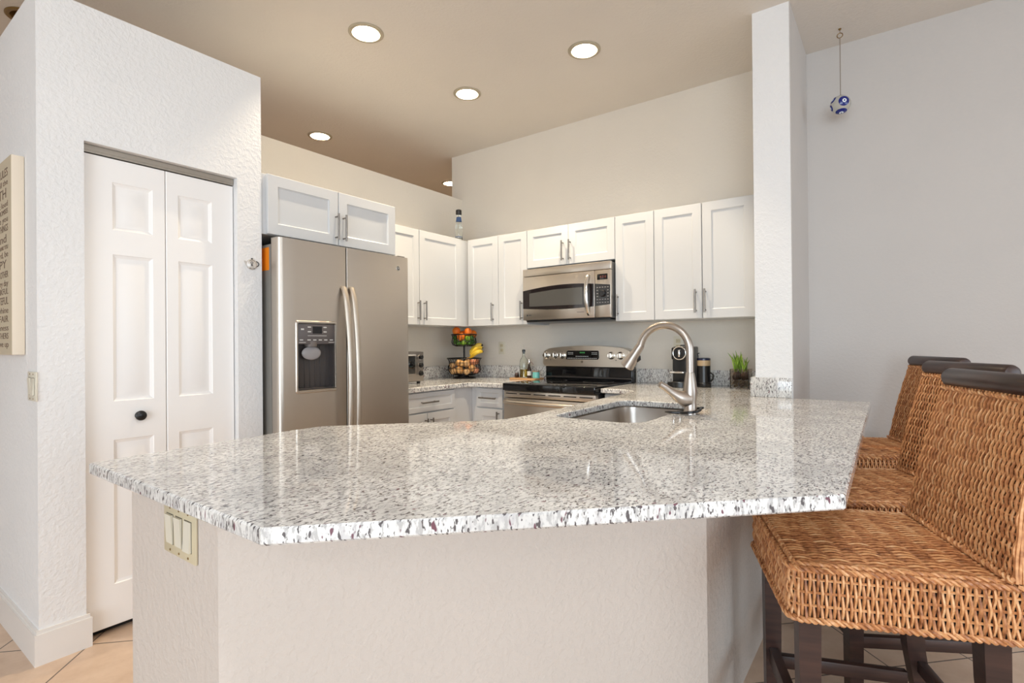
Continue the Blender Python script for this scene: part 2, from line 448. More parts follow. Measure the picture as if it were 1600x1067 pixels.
# far rooms and the living room behind the camera
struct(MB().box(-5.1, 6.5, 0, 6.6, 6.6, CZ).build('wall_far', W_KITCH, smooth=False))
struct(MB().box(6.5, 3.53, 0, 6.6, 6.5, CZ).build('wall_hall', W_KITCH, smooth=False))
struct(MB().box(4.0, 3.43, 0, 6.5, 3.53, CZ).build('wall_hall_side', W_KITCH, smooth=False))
mb = MB()
mb.box(-5.1, -7.1, 0, -3.1, -7.0, CZ); mb.box(3.5, -7.1, 0, 3.86, -7.0, CZ); mb.box(-3.1, -7.1, 2.6, 3.5, -7.0, CZ); mb.box(-3.1, -7.1, 0, 3.5, -7.0, 0.08)
struct(mb.build('wall_back', W_WHITE, smooth=False))
mb = MB()
mb.box(-5.1, -7.0, 0, -5.0, -4.0, CZ); mb.box(-5.1, 0.8, 0, -5.0, 6.5, CZ); mb.box(-5.1, -4.0, 2.5, -5.0, 0.8, CZ); mb.box(-5.1, -4.0, 0, -5.0, 0.8, 0.4)
struct(mb.build('wall_left', W_WHITE, smooth=False))
def window(name, pts, horizontal):
    mb = MB(); x0, x1, z0, z1 = pts; t = 0.05
    def bx(a0, a1, c0, c1):
        if horizontal: mb.box(a0, -7.08, c0, a1, -7.02, c1)
        else: mb.box(-5.08, a0, c0, -5.02, a1, c1)
    n = 3
    bx(x0, x1, z0, z0+t); bx(x0, x1, z1-t, z1)
    for k in range(n+1):
        c = x0 + (x1-x0)*k/n; bx(max(x0, c-t/2), min(x1, c+t/2), z0+t, z1-t)
    fr = struct(mb.build(name, TRIM, smooth=False))
    mb = MB()
    if horizontal: mb.box(x0+t, -7.053, z0+t, x1-t, -7.047, z1-t)
    else: mb.box(-5.053, x0+t, z0+t, -5.047, x1-t, z1-t)
    mb.build('pane', WINGLASS, fr, smooth=False)
window('window_1', (-3.1, 3.5, 0.08, 2.6), True)
window('window_2', (-4.0, 0.8, 0.4, 2.5), False)

# knee wall of the peninsula
mb = MB()
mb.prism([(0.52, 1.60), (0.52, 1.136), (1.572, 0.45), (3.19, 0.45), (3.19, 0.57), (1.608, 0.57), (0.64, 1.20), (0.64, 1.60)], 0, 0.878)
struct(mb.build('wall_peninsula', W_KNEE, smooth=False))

# bifold pantry door
door = struct(bpy.data.objects.new('door_1', None)); C.objects.link(door); door.location = (0.714, 2.705, 0)
def leaf(x0, x1, px0, px1, name):
    mb = MB()
    prof = [(0.003, 0.004), (0.014, 0.009), (0.020, 0.009), (0.042, 0.0025)]
    zs = [0.03, 0.205, 0.82, 0.985, 1.615, 1.72, 1.925, 2.025]
    slab_front(mb, [x0, px0, px1, x1], zs, {(1, 1): prof, (1, 3): prof, (1, 5): prof}, 0, 0.034, 0.003)
    return mb.build(name, DOORW, door, angle=20)
lf = leaf(0.0, 0.302, 0.100, 0.252, 'door_leaf')
leaf(0.305, 0.609, 0.355, 0.506, 'door_leaf')
MB().lathe([(0.0, 0.030), (0.012, 0.030), (0.021, 0.024), (0.022, 0.018), (0.014, 0.012), (0.009, 0.006), (0.018, 0.001), (0.018, 0.0)], (0.195, 0, 0.915), 24, '-y').build('knob', KNOBM, lf)
MB().box(-0.004, 0.002, 2.030, 0.611, 0.034, 2.040).box(-0.004, 0.0, 2.040, 0.611, 0.004, 2.061).build('track', TRACK, door, smooth=False)
MB().box(-0.004, 0.045, 0.0, 0.611, 0.05, 2.06).build('backing', GAP, door, smooth=False)

# ------------------------------------------------------------------ recessed ceiling lamps
def downlight(x, y, label, lit=True):
    t = thing('recessed_downlight', label, 'ceiling light', (x, y, CZ), 0, 'recessed ceiling downlights')
    tr = [(0.102, 0.0), (0.102, -0.005), (0.096, -0.009), (0.080, -0.008), (0.078, -0.003), (0.078, 0.002), (0.0815, 0.002)]
    MB().lathe(tr, (0, 0, 0), 40).build('trim_ring', BRASS if lit else BRASSD, t)
    MB().lathe([(0.078, 0.002), (0.074, 0.03), (0.072, 0.085), (0.066, 0.14), (0.0, 0.145)], (0, 0, 0), 40).build('baffle', BAFFLE if lit else BRASSD, t)
    MB().lathe([(0.0, 0.100), (0.030, 0.101), (0.046, 0.106), (0.050, 0.115), (0.046, 0.126), (0.0, 0.135)], (0, 0, 0), 32).build('bulb', BULB if lit else LABELW, t)
    if lit:
        d = bpy.data.lights.new('lamp_light', 'POINT'); d.energy = DOWNLIGHT_W; d.color = DOWNLIGHT_COL; d.shadow_soft_size = 0.012
        o = bpy.data.objects.new('lamp_light', d); C.objects.link(o); o.location = (0, 0, 0.084); o.parent = t
LL = ['lit round ceiling downlight above the pantry and fridge, largest in the picture',
      'lit round ceiling downlight out from the microwave, closest to the white wing wall',
      'lit round ceiling downlight in the middle of the kitchen ceiling',
      'lit round ceiling downlight behind the low wall, above the fridge cabinet',
      'lit ceiling downlight half hidden by the kitchen wall corner beyond the low wall',
      'dark brassy unlit ceiling fitting peeking over the pantry top at the picture corner']
for i, (x, y) in enumerate(LIGHTS): downlight(x, y, LL[i], i != 5)

# ------------------------------------------------------------------ cabinets (local: x along the front, +y into the wall, front of doors at y = 0)
def cabinet(name, label, loc, rotz, w, depth, z0, z1, doors, drawers=(), group='white shaker wall cabinets', filler=(0, 0)):
    t = thing(name, label, 'cabinet', loc, rotz, group)
    mb = MB(); mb.box(0-filler[0], 0.022, z0, w+filler[1], depth, z1, 0.001, 1); mb.build('body', CAB, t)
    g = 0.0016
    for (a, b, c, d, hx, hz, vert) in doors:
        o = shaker(a+g, b-g, c+g, d-g).build('door', CAB, t)
        if hx is not None: bar_pull(o, hx, hz, 0.155 if vert != 'short' else 0.155, True)
    for (a, b, c, d) in drawers:
        o = shaker(a+g, b-g, c+g, d-g, 0.034).build('drawer', CAB, t)
        bar_pull(o, (a+b)/2, (c+d)/2, 0.165, False)
    return t
RZ = -PI/2
ZB, ZT = 1.372, 2.134
def rcab(label, ya, yb, z0, z1, doors, **kw):     # right-wall wall cabinet from Y=ya (left in view) to yb
    return cabinet('wall_cabinet', label, (3.53, ya, 0), RZ, ya-yb, 0.33-0.001, z0, z1, doors, **kw)
hz = 1.487
rcab('white single door wall cabinet next to the inner corner of the kitchen', 3.05, 2.712, ZB, ZT, [(0.0, 0.338, ZB, ZT, 0.285, hz, 1)])
rcab('narrow white wall cabinet beside the microwave on the corner side', 2.711, 2.415, ZB, ZT, [(0, 0.296, ZB, ZT, 0.246, hz, 1)])
rcab('short white two door wall cabinet directly above the microwave', 2.414, 1.641, 1.824, ZT,
     [(0, 0.386, 1.824, ZT, 0.341, 1.932, 1), (0.386, 0.773, 1.824, ZT, 0.405, 1.932, 1)])
rcab('white single door wall cabinet beside the microwave on the sink side', 1.640, 1.348, ZB, ZT, [(0, 0.292, ZB, ZT, 0.022, hz, 1)])
rcab('white two door wall cabinet against the white wing wall', 1.347, 0.70, ZB, ZT,
     [(0, 0.324, ZB, ZT, 0.286, hz, 1), (0.326, 0.646, ZB, ZT, 0.347, hz, 1)], filler=(0, 0.064))
cabinet('wall_cabinet', 'white two door wall cabinet between the fridge and the inner corner', (2.375, 3.06, 0), 0, 1.154, 0.339, ZB, ZT,
        [(0.0, 0.580, ZB, ZT, 0.567-0.008, hz, 1), (0.582, 1.075, ZB, ZT, 0.626, hz, 1)], filler=(0, 0.329))
cabinet('wall_cabinet', 'deep white two door cabinet above the stainless steel fridge', (1.478, 2.66, 0), 0, 0.892, 0.738, 1.806, ZT-0.008,
        [(0.0, 0.437, 1.806, ZT-0.008, 0.417, 1.912, 1), (0.439, 0.878, 1.806, ZT-0.008, 0.470, 1.912, 1)], filler=(0.024, 0.0))
# base cabinets
ZC = 0.871
t = cabinet('base_cabinet', 'white base cabinet with wide drawer between fridge and corner', (2.45, 2.78, 0), 0, 0.612, 0.615, 0.10, ZC,
        [(0.012, 0.305, 0.11, 0.715, 0.279, 0.60, 1), (0.307, 0.605, 0.11, 0.715, 0.334, 0.60, 1)], [(0.012, 0.605, 0.722, 0.866)], group='white shaker base cabinets', filler=(0, 0.236))
MB().box(0.0, 0.08, 0.0, 0.798, 0.60, 0.10).build('toe_kick', CAB, t, smooth=False)
t = cabinet('base_cabinet', 'white base cabinet with small drawer beside the range', (3.26, 2.742, 0), RZ, 0.345, 0.595, 0.10, ZC,
        [(0.004, 0.270, 0.11, 0.705, 0.235, 0.61, 1)], [(0.004, 0.270, 0.712, 0.866)], group='white shaker base cabinets', filler=(0.0585, 0.0))
MB().box(0.0, 0.08, 0.0, 0.345, 0.58, 0.10).build('toe_kick', CAB, t, smooth=False)
t = cabinet('base_cabinet', 'white base cabinet between the range and the sink', (3.26, 1.606, 0), RZ, 0.30, 0.595, 0.10, ZC,
        [(0.004, 0.296, 0.11, 0.705, 0.26, 0.60, 1)], [(0.004, 0.296, 0.712, 0.866)], group='white shaker base cabinets')
MB().box(0.0, 0.08, 0.0, 0.30, 0.58, 0.10).build('toe_kick', CAB, t, smooth=False)
# sink base: open shell with doors facing the kitchen (+Y)
t = thing('base_cabinet', 'white sink base cabinet under the peninsula counter', 'cabinet', (2.75, 1.27, 0), PI, 'white shaker base cabinets')
mb = MB(); mb.box(0, 0.022, 0.1, 0.02, 0.69, 0.80); mb.box(1.0, 0.022, 0.1, 1.02, 0.69, 0.80); mb.box(0, 0.022, 0.08, 1.02, 0.69, 0.1); mb.box(0, 0.022, 0.1, 1.02, 0.04, 0.80)
mb.build('body', CAB, t, smooth=False)
for a, b, hx in ((0.0, 0.509, 0.47), (0.511, 1.02, 0.55)):
    o = shaker(a+0.002, b-0.002, 0.11, 0.80).build('door', CAB, t); bar_pull(o, hx, 0.66)
MB().box(0.0, 0.08, 0.0, 1.02, 0.6, 0.08).build('toe_kick', CAB, t, smooth=False)

# ------------------------------------------------------------------ granite counters
CT = 0.91; TH = 0.031
def offset(poly, d):
    n = len(poly); out = []
    for i in range(n):
        a, b, c = Vector(poly[i-1]).to_2d(), Vector(poly[i]).to_2d(), Vector(poly[(i+1) % n]).to_2d()
        e1 = (b-a).normalized(); e2 = (c-b).normalized()
        n1 = Vector((-e1.y, e1.x)); n2 = Vector((-e2.y, e2.x))
        k = (n1+n2); k = k/max(0.3, k.length_squared)*2
        q = b + k*d; out.append((q.x, q.y))
    return out
def fillet(a, b, c, r, n=6):
    a, b, c = Vector(a), Vector(b), Vector(c)
    u = (a-b).normalized(); w = (c-b).normalized(); ang = u.angle(w); d = r/math.tan(ang/2)
    p, q = b+u*d, b+w*d; ctr = b+(u+w).normalized()*(r/math.sin(ang/2))
    out = []
    a0 = math.atan2(p.y-ctr.y, p.x-ctr.x); a1 = math.atan2(q.y-ctr.y, q.x-ctr.x)
    da = (a1-a0+PI) % (2*PI)-PI
    for k in range(n+1):
        t_ = a0+da*k/n; out.append((ctr.x+r*math.cos(t_), ctr.y+r*math.sin(t_)))
    return out
def roundrect(x0, y0, x1, y1, r, n=6):
    P = [(x0, y0), (x1, y0), (x1, y1), (x0, y1)]; out = []
    for i in range(4): out += fillet(P[i-1], P[i], P[(i+1) % 4], r, n)
    return out
def slab(poly, holes, z0, z1, name, m, parent, ch=0.004):
    mb = MB(); bm = mb.bm; top = []; bot = []
    def ring(pts, z): return [bm.verts.new((p[0], p[1], z)) for p in pts]
    for k, P in enumerate([poly]+holes):
        ins = offset(P, ch if k == 0 else -ch)
        rt_, ra, rb, rl = ring(ins, z1), ring(P, z1-ch), ring(P, z0+ch), ring(ins, z0)
        n = len(P)
        for A, B in ((rt_, ra), (ra, rb), (rb, rl)):
            for i in range(n): bm.faces.new((A[i], A[(i+1) % n], B[(i+1) % n], B[i]))
        for R, acc in ((rt_, top), (rl, bot)):
            for i in range(n): acc.append(bm.edges.get((R[i], R[(i+1) % n])))
    bmesh.ops.triangle_fill(bm, use_beauty=True, edges=top, normal=(0, 0, 1))
    bmesh.ops.triangle_fill(bm, use_beauty=True, edges=bot, normal=(0, 0, -1))
    return mb.build(name, m, parent, angle=25)
SX0, SY0, SX1, SY1 = 1.885, 0.785, 2.645, 1.185
sink_hole = roundrect(SX0, SY0, SX1, SY1, 0.085, 8)
pen = [(0.466, 0.867)] + [(1.242, 0.083), (3.17, 0.10), (3.17, 0.445), (3.186, 0.445), (3.186, 0.64), (3.856, 0.64), (3.856, 1.606)]
pen += [(3.215, 1.606)] + fillet((3.215, 1.606), (3.215, 1.325), (2.6, 1.325), 0.14, 8)
pen += [(2.6, 1.315), (2.2, 1.285), (1.90, 1.275)] + [(1.72, 1.290), (1.60, 1.372), (1.36, 1.61)] + [(1.19, 1.765), (1.07, 1.775), (0.468, 1.738)]
top1 = slab(pen, [sink_hole], CT-TH, CT, 'countertop', GRANITE, None)
tag(top1, 'large polished granite peninsula countertop with angled corner and sink cutout', 'countertop')
def splash(label, *bx):
    mb = MB(); mb.box(*bx, 0.002); tag(mb.build('backsplash_strip', GRANITE), label, 'backsplash', 'granite backsplash strips')
ZS = CT+0.0006
splash('short granite backsplash strip across the front of the white wing wall', 3.172, 0.452, ZS, 3.1895, 0.66, 1.017)
splash('granite backsplash strip along the kitchen side of the wing wall beside the plant', 3.190, 0.6355, ZS, 3.838, 0.66, 1.017)
splash('granite backsplash strip behind the coffee machine and milk frother', 3.839, 0.6605, ZS, 3.8595, 1.606, 1.017)
cor = [(2.425, 2.755)] + fillet((2.425, 2.755), (3.22, 2.755), (3.22, 2.40), 0.06, 6) + [(3.22, 2.395), (3.856, 2.395), (3.856, 3.396), (2.425, 3.396)]
top2 = slab(cor, [], CT-0.036, CT, 'countertop', GRANITE, None)
tag(top2, 'granite corner countertop between the fridge and the range', 'countertop')
splash('granite backsplash strip on the fridge wall behind the toaster oven', 2.425, 3.378, ZS, 3.838, 3.3985, 1.017)
splash('granite backsplash strip between the fruit basket and the range', 3.839, 2.395, ZS, 3.8585, 3.3985, 1.017)

# sink
t = thing('kitchen_sink', 'stainless steel undermount sink set into the granite peninsula', 'sink', (2.265, 0.985, 0.64))
mb = MB(); bm = mb.bm; rings = []
for (ins, z, rr) in ((-0.022, 0.235, 0.10), (0.004, 0.235, 0.08), (0.006, 0.20, 0.08), (0.018, 0.06, 0.075), (0.035, 0.022, 0.065), (0.065, 0.012, 0.045)):
    P = roundrect(SX0+ins-2.265, SY0+ins-0.985, SX1-ins-2.265, SY1-ins-0.985, rr, 8)
    rings.append([bm.verts.new((p[0], p[1], z)) for p in P])
for A, B in zip(rings, rings[1:]):
    for i in range(len(A)): bm.faces.new((A[i], A[(i+1) % len(A)], B[(i+1) % len(A)], B[i]))
bm.faces.new(rings[-1])
o = mb.build('bowl', SINKM, t, angle=50)
MB().lathe([(0.0, 0.014), (0.02, 0.014), (0.03, 0.017), (0.042, 0.016), (0.045, 0.012)], (0, 0.02, 0), 24).build('drain', CHROME, t)

# faucet
FX, FY = 2.27, 0.712
t = thing('faucet', 'brushed nickel gooseneck pull-down faucet standing behind the sink', 'faucet', (FX, FY, CT+0.0005))
MB().lathe([(0.0, 0.0), (0.031, 0.0), (0.031, 0.006), (0.027, 0.012), (0.026, 0.05), (0.029, 0.07), (0.030, 0.10), (0.026, 0.13), (0.021, 0.16), (0.018, 0.175), (0.0165, 0.176), (0.0, 0.176)], (0, 0, 0), 28).build('body', NICKEL, t)
pts = [(0, 0, 0.17), (0, 0, 0.22), (0, 0, 0.27)]
R = 0.112
for k in range(1, 21):
    a = PI*0.93*k/20; pts.append((0, R-R*math.cos(a), 0.27+R*math.sin(a)))
MB().tube(pts, 0.0165, 16).build('spout', NICKEL, t)
e = Vector(pts[-1]); d = (e-Vector(pts[-2])).normalized(); d = (d+Vector((0, 0.36, 0))).normalized()
hp = [e-d*0.003, e+d*0.004, e+d*0.040, e+d*0.088, e+d*0.116, e+d*0.119]
h = MB().tube(hp, [0.0172, 0.0185, 0.021, 0.0275, 0.031, 0.029], 20).build('spray_head', NICKEL, t)
sd = Vector((0.35, -0.93, 0.0)); sd = (sd-d*sd.dot(d)).normalized()
MB().tube([e+d*0.045+sd*0.020, e+d*0.06+sd*0.026, e+d*0.075+sd*0.025], [0.006, 0.011, 0.006], 10).build('button', BLACK, h)
hv = Vector((-0.62, 0.78, 0)).normalized(); hb = Vector((-0.004, 0.0, 0.062))
hpts = [hb, hb+hv*0.022+Vector((0, 0, 0.002)), hb+hv*0.045+Vector((0, 0, 0.012)), hb+hv*0.075+Vector((0, 0, 0.030)), hb+hv*0.105+Vector((0, 0, 0.052)), hb+hv*0.128+Vector((0, 0, 0.066)), hb+hv*0.134+Vector((0, 0, 0.069))]
MB().tube(hpts, [0.034, 0.034, 0.027, 0.018, 0.0145, 0.014, 0.007], 16, flat=0.85).build('lever', NICKEL, t)
pts = [(-0.035, 0.098, 0.0056), (-0.036, 0.080, 0.0056), (-0.036, 0.062, 0.0058)]
for k in range(21):
    a = math.radians(125+180*k/20); pts.append((0.0415*math.cos(a), 0.0415*math.sin(a), 0.0062+0.016*(k/20)**1.3))
pts += [(0.040, -0.040, 0.024), (0.048, -0.020, 0.020), (0.047, 0.008, 0.014), (0.036, 0.030, 0.008), (0.020, 0.044, 0.0056), (0.000, 0.056, 0.0056)]
o = MB().tube(pts, [0.0035]+[0.0054]*(len(pts)-2)+[0.0035], 10).build('cord', BLACK)
o.location = (FX, FY, CT+0.0002); tag(o, 'thin black cord looped round the base of the faucet', 'cord')

# ------------------------------------------------------------------ fridge
t = thing('refrigerator', 'stainless steel side by side refrigerator with door water dispenser', 'refrigerator', (1.475, 2.552, 0))
FW = 0.900
MB().box(0.006, 0.085, 0.05, FW-0.006, 0.83, 1.752, 0.006).build('body', GREYSIDE, t)
MB().box(0.02, 0.09, 0.0, FW-0.02, 0.7, 0.05).build('toe_grille', DGREY, t, smooth=False)
def fdoor(x0, x1, z0, z1, hole=None, rl=0.026, rr=0.003):
    # door shell: flat front with rounded vertical edges, optional recess
    mb = MB()
    xs = [x0+rl, x1-rr]; zs = [z0, z1]; cells = {}
    if hole:
        hx0, hx1, hz0, hz1 = hole
        xs = [x0+rl, hx0, hx1, x1-rr]; zs = [z0, hz0, hz1, z1]
        cells = {(1, 1): [(0.002, 0.0), (0.004, 0.052)]}
    e_ = ringed_front(mb, xs, zs, cells, 0.0)
    D = 0.068
    def column(xc, r, s):
        cols = []
        for k in range(7):
            a = PI/2*k/6
            cols.append((xc+s*r*math.sin(a), r-r*math.cos(a)))
        cols.append((xc+s*r, D)); return cols
    Lc = column(x0+rl, rl, -1); Rc = column(x1-rr, rr, 1)
    for Cc in (Lc, Rc):
        zz = zs
        grid = [[mb.v((x, y, z)) for z in zz] for x, y in Cc]
        for A, B in zip(grid, grid[1:]):
            for j in range(len(zz)-1): mb.f((A[j], B[j], B[j+1], A[j+1]))
    for z in (z0, z1):
        loop = [mb.v((x, y, z)) for x, y in Lc[::-1]] + [mb.v((x, y, z)) for x, y in Rc]
        mb.f(loop)
    bmesh.ops.remove_doubles(mb.bm, verts=mb.bm.verts, dist=1e-5)
    return mb
DX0, DX1, DZ0, DZ1 = 0.103, 0.335, 0.975, 1.338
o = fdoor(0.0, 0.409, 0.075, 1.778, (DX0, DX1, DZ0, DZ1)).build('freezer_door', STEEL, t, angle=30)
fd = o
def fhandle(x, par):
    z0, z1 = 0.34, 1.545; pts = []
    n = 24
    for k in range(n+1):
        s = k/n; b = math.sin(PI*s)**0.55
        pts.append((x, -0.012-0.062*b, z0+(z1-z0)*s))
    mb = MB(); mb.tube([(x, -0.001, z0+0.002)]+pts+[(x, -0.001, z1-0.002)], 0.0115, 16, flat=1.55)
    return mb.build('handle', HSTEEL, par)
fhandle(0.386, fd)
MB().box(0.4092, 0.006, 0.08, 0.4158, 0.066, 1.776).build('gasket_gap_fill', GAP, t, smooth=False)  # black strip added to draw the shaded gap between the doors
MB().box(0.012, 0.069, 0.06, FW-0.012, 0.084, 1.74).build('gasket_gap_fill', GAP, t, smooth=False)
# dispenser
MB().prism_y([(DX0-0.014, DZ0-0.014), (DX1+0.014, DZ0-0.014), (DX1+0.014, DZ1+0.002), (DX1-0.01, DZ1+0.014), ((DX0+DX1)/2, DZ1+0.022), (DX0+0.01, DZ1+0.014), (DX0-0.014, DZ1+0.002)], 0, 0.001)
mb = MB(); bm = mb.bm
outp = roundrect(DX0-0.012, DZ0-0.014, DX1+0.012, DZ1+0.012, 0.014, 5); inp = roundrect(DX0+0.002, DZ0+0.002, DX1-0.002, DZ1-0.002, 0.006, 5)
ra = [bm.verts.new((p[0], -0.0005, p[1])) for p in outp]; rb = [bm.verts.new((p[0], -0.006, p[1])) for p in offset(outp, 0.004)]; rc = [bm.verts.new((p[0], -0.006, p[1])) for p in offset(inp, -0.003)]; rd = [bm.verts.new((p[0], 0.004, p[1])) for p in inp]
for A, B in ((ra, rb), (rb, rc), (rc, rd)):
    for i in range(len(A)): bm.faces.new((A[i], A[(i+1) % len(A)], B[(i+1) % len(A)], B[i]))
mb.build('dispenser_bezel', STEELH, fd)
disp = MB().box(DX0+0.005, 0.047, DZ0+0.005, DX1-0.005, 0.0505, DZ1-0.005).box(DX0+0.0045, 0.006, DZ0+0.004, DX1-0.0045, 0.047, DZ0+0.012, 0.002).box(DX0+0.0045, 0.006, DZ0+0.012, DX0+0.007, 0.047, DZ1-0.005).box(DX1-0.007, 0.006, DZ0+0.012, DX1-0.0045, 0.047, DZ1-0.005).build('dispenser_recess', DGREY, fd, smooth=False)
for k in range(6): MB().box(DX0+0.035+0.032*k, 0.044, DZ0+0.012, DX0+0.041+0.032*k, 0.047, DZ1-0.12, 0.001).build('rib', DGREY, disp)
mb = MB(); bxm = DX0+0.095
mb.ball((bxm, 0.020, DZ0+0.200), 0.056, 1.05, 0.16, 0.66); mb.build('paddle', mat('paddle_plastic', (0.30, 0.29, 0.30), 0.25), disp)
MB().lathe([(0.0, 0.0), (0.030, 0.0), (0.035, 0.03), (0.0, 0.03)], (bxm, 0.026, DZ0+0.235), 20).build('spout', mat('spout_plastic', (0.17, 0.15, 0.14), 0.35), disp)
pan = MB().box(DX0+0.004, -0.001, 1.224, DX1-0.004, 0.045, DZ1-0.005, 0.002).build('control_panel', mat('panel_plastic', (0.105, 0.092, 0.092), 0.35), fd)
lc = MB().box(DX0+0.09, -0.0022, 1.281, DX0+0.146, -0.001, 1.320).build('display', BLACKG, pan, smooth=False)
mb = MB()
for row, z in ((0, 1.313), (1, 1.288)):
    for x in (DX0+0.060, DX0+0.156): mb.box(x, -0.0016, z, x+0.020, -0.0009, z+0.006)
for x in (0.012, 0.058, 0.092, 0.126, 0.160, 0.196): mb.box(DX0+x, -0.0016, 1.244, DX0+x+0.020, -0.0009, 1.249)
for x, w in ((0.008, 0.04), (0.188, 0.038)): mb.box(DX0+x, -0.0016, 1.232, DX0+x+w, -0.0009, 1.2345)
mb.box(DX0+0.06, -0.0016, 1.268, DX0+0.176, -0.0009, 1.2705)
mb.box(DX0+0.02, -0.0016, 1.300, DX0+0.038, -0.0009, 1.308)
mb.build('marking', MARK, pan, smooth=False)
o2 = fdoor(0.416, FW, 0.075, 1.778, None, 0.003, 0.026).build('fridge_door', STEEL, t, angle=30)
fhandle(0.440, o2)
bx0, bz0 = 0.802, 1.702
bd = MB().lathe([(0.0, 0.004), (0.013, 0.004), (0.016, 0.003), (0.0165, 0.0)], (bx0, 0, bz0), 28, '-y').build('badge', CHROME, o2)
bdc = MB().lathe([(0.0, 0.0045), (0.0122, 0.0045), (0.0125, 0.0035)], (bx0, 0, bz0), 28, '-y').build('badge_centre', DARKMARK, bd)
textmesh('GE', 0.0145, 'badge_letter', CHROME, bd, face_mtx(bx0, -0.0047, bz0))
for x in (0.05, FW-0.05): MB().box(x-0.03, 0.020, 1.7785, x+0.03, 0.11, 1.788, 0.004).build('hinge_cap', DGREY, t)
MB().box(0.0045, 0.100, 1.615, 0.0059, 0.19, 1.735).build('warning_label', ORANGEP, t, smooth=False)['label'] = 'bright orange sticker'

# ------------------------------------------------------------------ microwave
MWX, MWY = 3.46, 2.4085
t = thing('microwave', 'stainless steel over-the-range microwave with black window band', 'microwave', (MWX, MWY, 0), RZ)
MWW = 0.765; z0, z1 = 1.398, 1.806
MB().box(0.002, 0.03, z0, MWW-0.002, 0.398, z1-0.002, 0.003).build('body', mat('microwave_case', (0.07, 0.07, 0.072), 0.35), t)
MB().box(0, 0.0, 1.748, MWW, 0.03, z1, 0.003).build('vent_strip', STEELH, t)
dr = MB().box(0, 0.0, z0+0.004, 0.636, 0.03, 1.745, 0.003).build('door', STEELH, t)
cp = MB().box(0.639, 0.0, z0+0.004, MWW, 0.03, 1.745, 0.003).build('control_panel', STEELH, t)
def ztop(x): return 1.634+0.030*math.sin(PI*min(1, max(0, x/MWW)))
def zbot(x): return 1.494-0.018*math.sin(PI*min(1, max(0, x/MWW)))
def band(xa, xb, ya, yb, n=16, ct=0.0, cb=0.0):
    xs = [xa+(xb-xa)*k/n for k in range(n+1)]
    return [(x, zbot(x)+cb) for x in xs]+[(x, ztop(x)-ct) for x in xs[::-1]]
w = MB().prism_y(band(0.0025, 0.632, 0, 0), -0.004, 0.002).build('window', mat('microwave_glass', (0.016, 0.012, 0.013), 0.08), dr, smooth=False)
MB().prism_y([(0.065, 1.508), (0.54, 1.503), (0.54, 1.632), (0.30, 1.630), (0.065, 1.612)], -0.0055, -0.004).build('screen', mat('microwave_mesh', (0.085, 0.083, 0.078), 0.12), w, smooth=False)
MB().prism_y(band(0.642, 0.762, 0, 0, 8), -0.003, 0.002).build('keypad', mat('keypad_black', (0.02, 0.019, 0.02), 0.2), cp, smooth=False)
for r_ in range(6):
    for c_ in range(5):
        x = 0.655+c_*0.021; z = 1.507+r_*0.022
        if 1 <= c_ <= 3 and 2 <= r_ <= 4: continue
        MB().box(x, -0.0036, z, x+0.012, -0.0028, z+0.005).build('keypad_button', DIM, cp, smooth=False)
MB().lathe([(0.0, 0.022), (0.02, 0.022), (0.024, 0.018), (0.025, 0.003)], (0.703, 0, 1.575), 28, '-y').build('dial', BLACK, cp)
ds = MB().box(0.660, -0.002, 1.675, 0.742, 0.001, 1.716, 0.001).build('display', BLACKG, cp)
mb = MB()
for x in (0.684, 0.702, 0.720): mb.box(x, -0.0026, 1.687, x+0.010, -0.0019, 1.704)
mb.build('digits', LEDR, ds, smooth=False)
pts = []
for k in range(19):
    s = k/18; b = math.sin(PI*s)**0.6
    pts.append((0.590, -0.008-0.042*b, 1.425+0.295*s))
MB().tube([(0.590, 0.0, 1.427)]+pts+[(0.590, 0.0, 1.718)], 0.0095, 14, flat=1.5).build('handle', CHROME, dr)
MB().lathe([(0.0, 0.002), (0.007, 0.002), (0.007, 0.0)], (0.042, 0, 1.440), 20, '-y').build('badge', DARKMARK, dr)
for q in ((0.056, 1.436, 0.066, 1.444), (0.070, 1.436, 0.078, 1.444), (0.49, 1.446, 0.55, 1.449)): MB().box(q[0], -0.001, q[1], q[2], 0.0005, q[3]).build('brand_mark', DARKMARK, dr, smooth=False)
mb = MB(); mb.box(0.02, 0.02, z0-0.012, MWW-0.02, 0.38, z0-0.0005, 0.002); mb.build('underside_grille', BLACK, t)

# ------------------------------------------------------------------ range
t = thing('range', 'freestanding stainless steel electric range with black glass cooktop', 'stove', (3.16, 2.388, 0), RZ)
RW = 0.772
MB().box(0.004, 0.05, 0.05, RW-0.004, 0.675, 0.868, 0.003).build('body', BLACK, t)
MB().box(0.0, -0.012, 0.868, RW, 0.60, 0.9225, 0.008, 3).build('cooktop', BLACKG, t)
mb = MB()
for cx, cy_, r_ in ((0.20, 0.16, 0.115), (0.57, 0.16, 0.085), (0.20, 0.44, 0.085), (0.57, 0.44, 0.115)):
    mb.lathe([(r_-0.002, 0.0003), (r_, 0.0003)], (cx, cy_, 0.9225), 40)
    o = mb.build('burner_ring', DIM, t, smooth=False); mb = MB()
mb.bm.free()
MB().box(0.0, 0.60, 0.868, RW, 0.68, 1.028, 0.004).build('backguard', BLACKG, t)
n = 14
top = [(RW*k/n, 1.165+0.030*math.sin(PI*k/n)**0.8) for k in range(n+1)]
poly = [(0.012, 1.028), (RW-0.012, 1.028), (RW+0.008, 1.05)] + [(RW-0.004, 1.152)] + [(x, z) for x, z in top[::-1]][1:-1] + [(0.004, 1.152), (-0.008, 1.05)]
bp = MB().prism_y(poly, 0.560, 0.68, 0.005).build('control_panel', STEELH, t)
MB().box(0.0, 0.585, 0.935, RW, 0.602, 0.945, 0.003).build('trim_bar', DGREY, t)
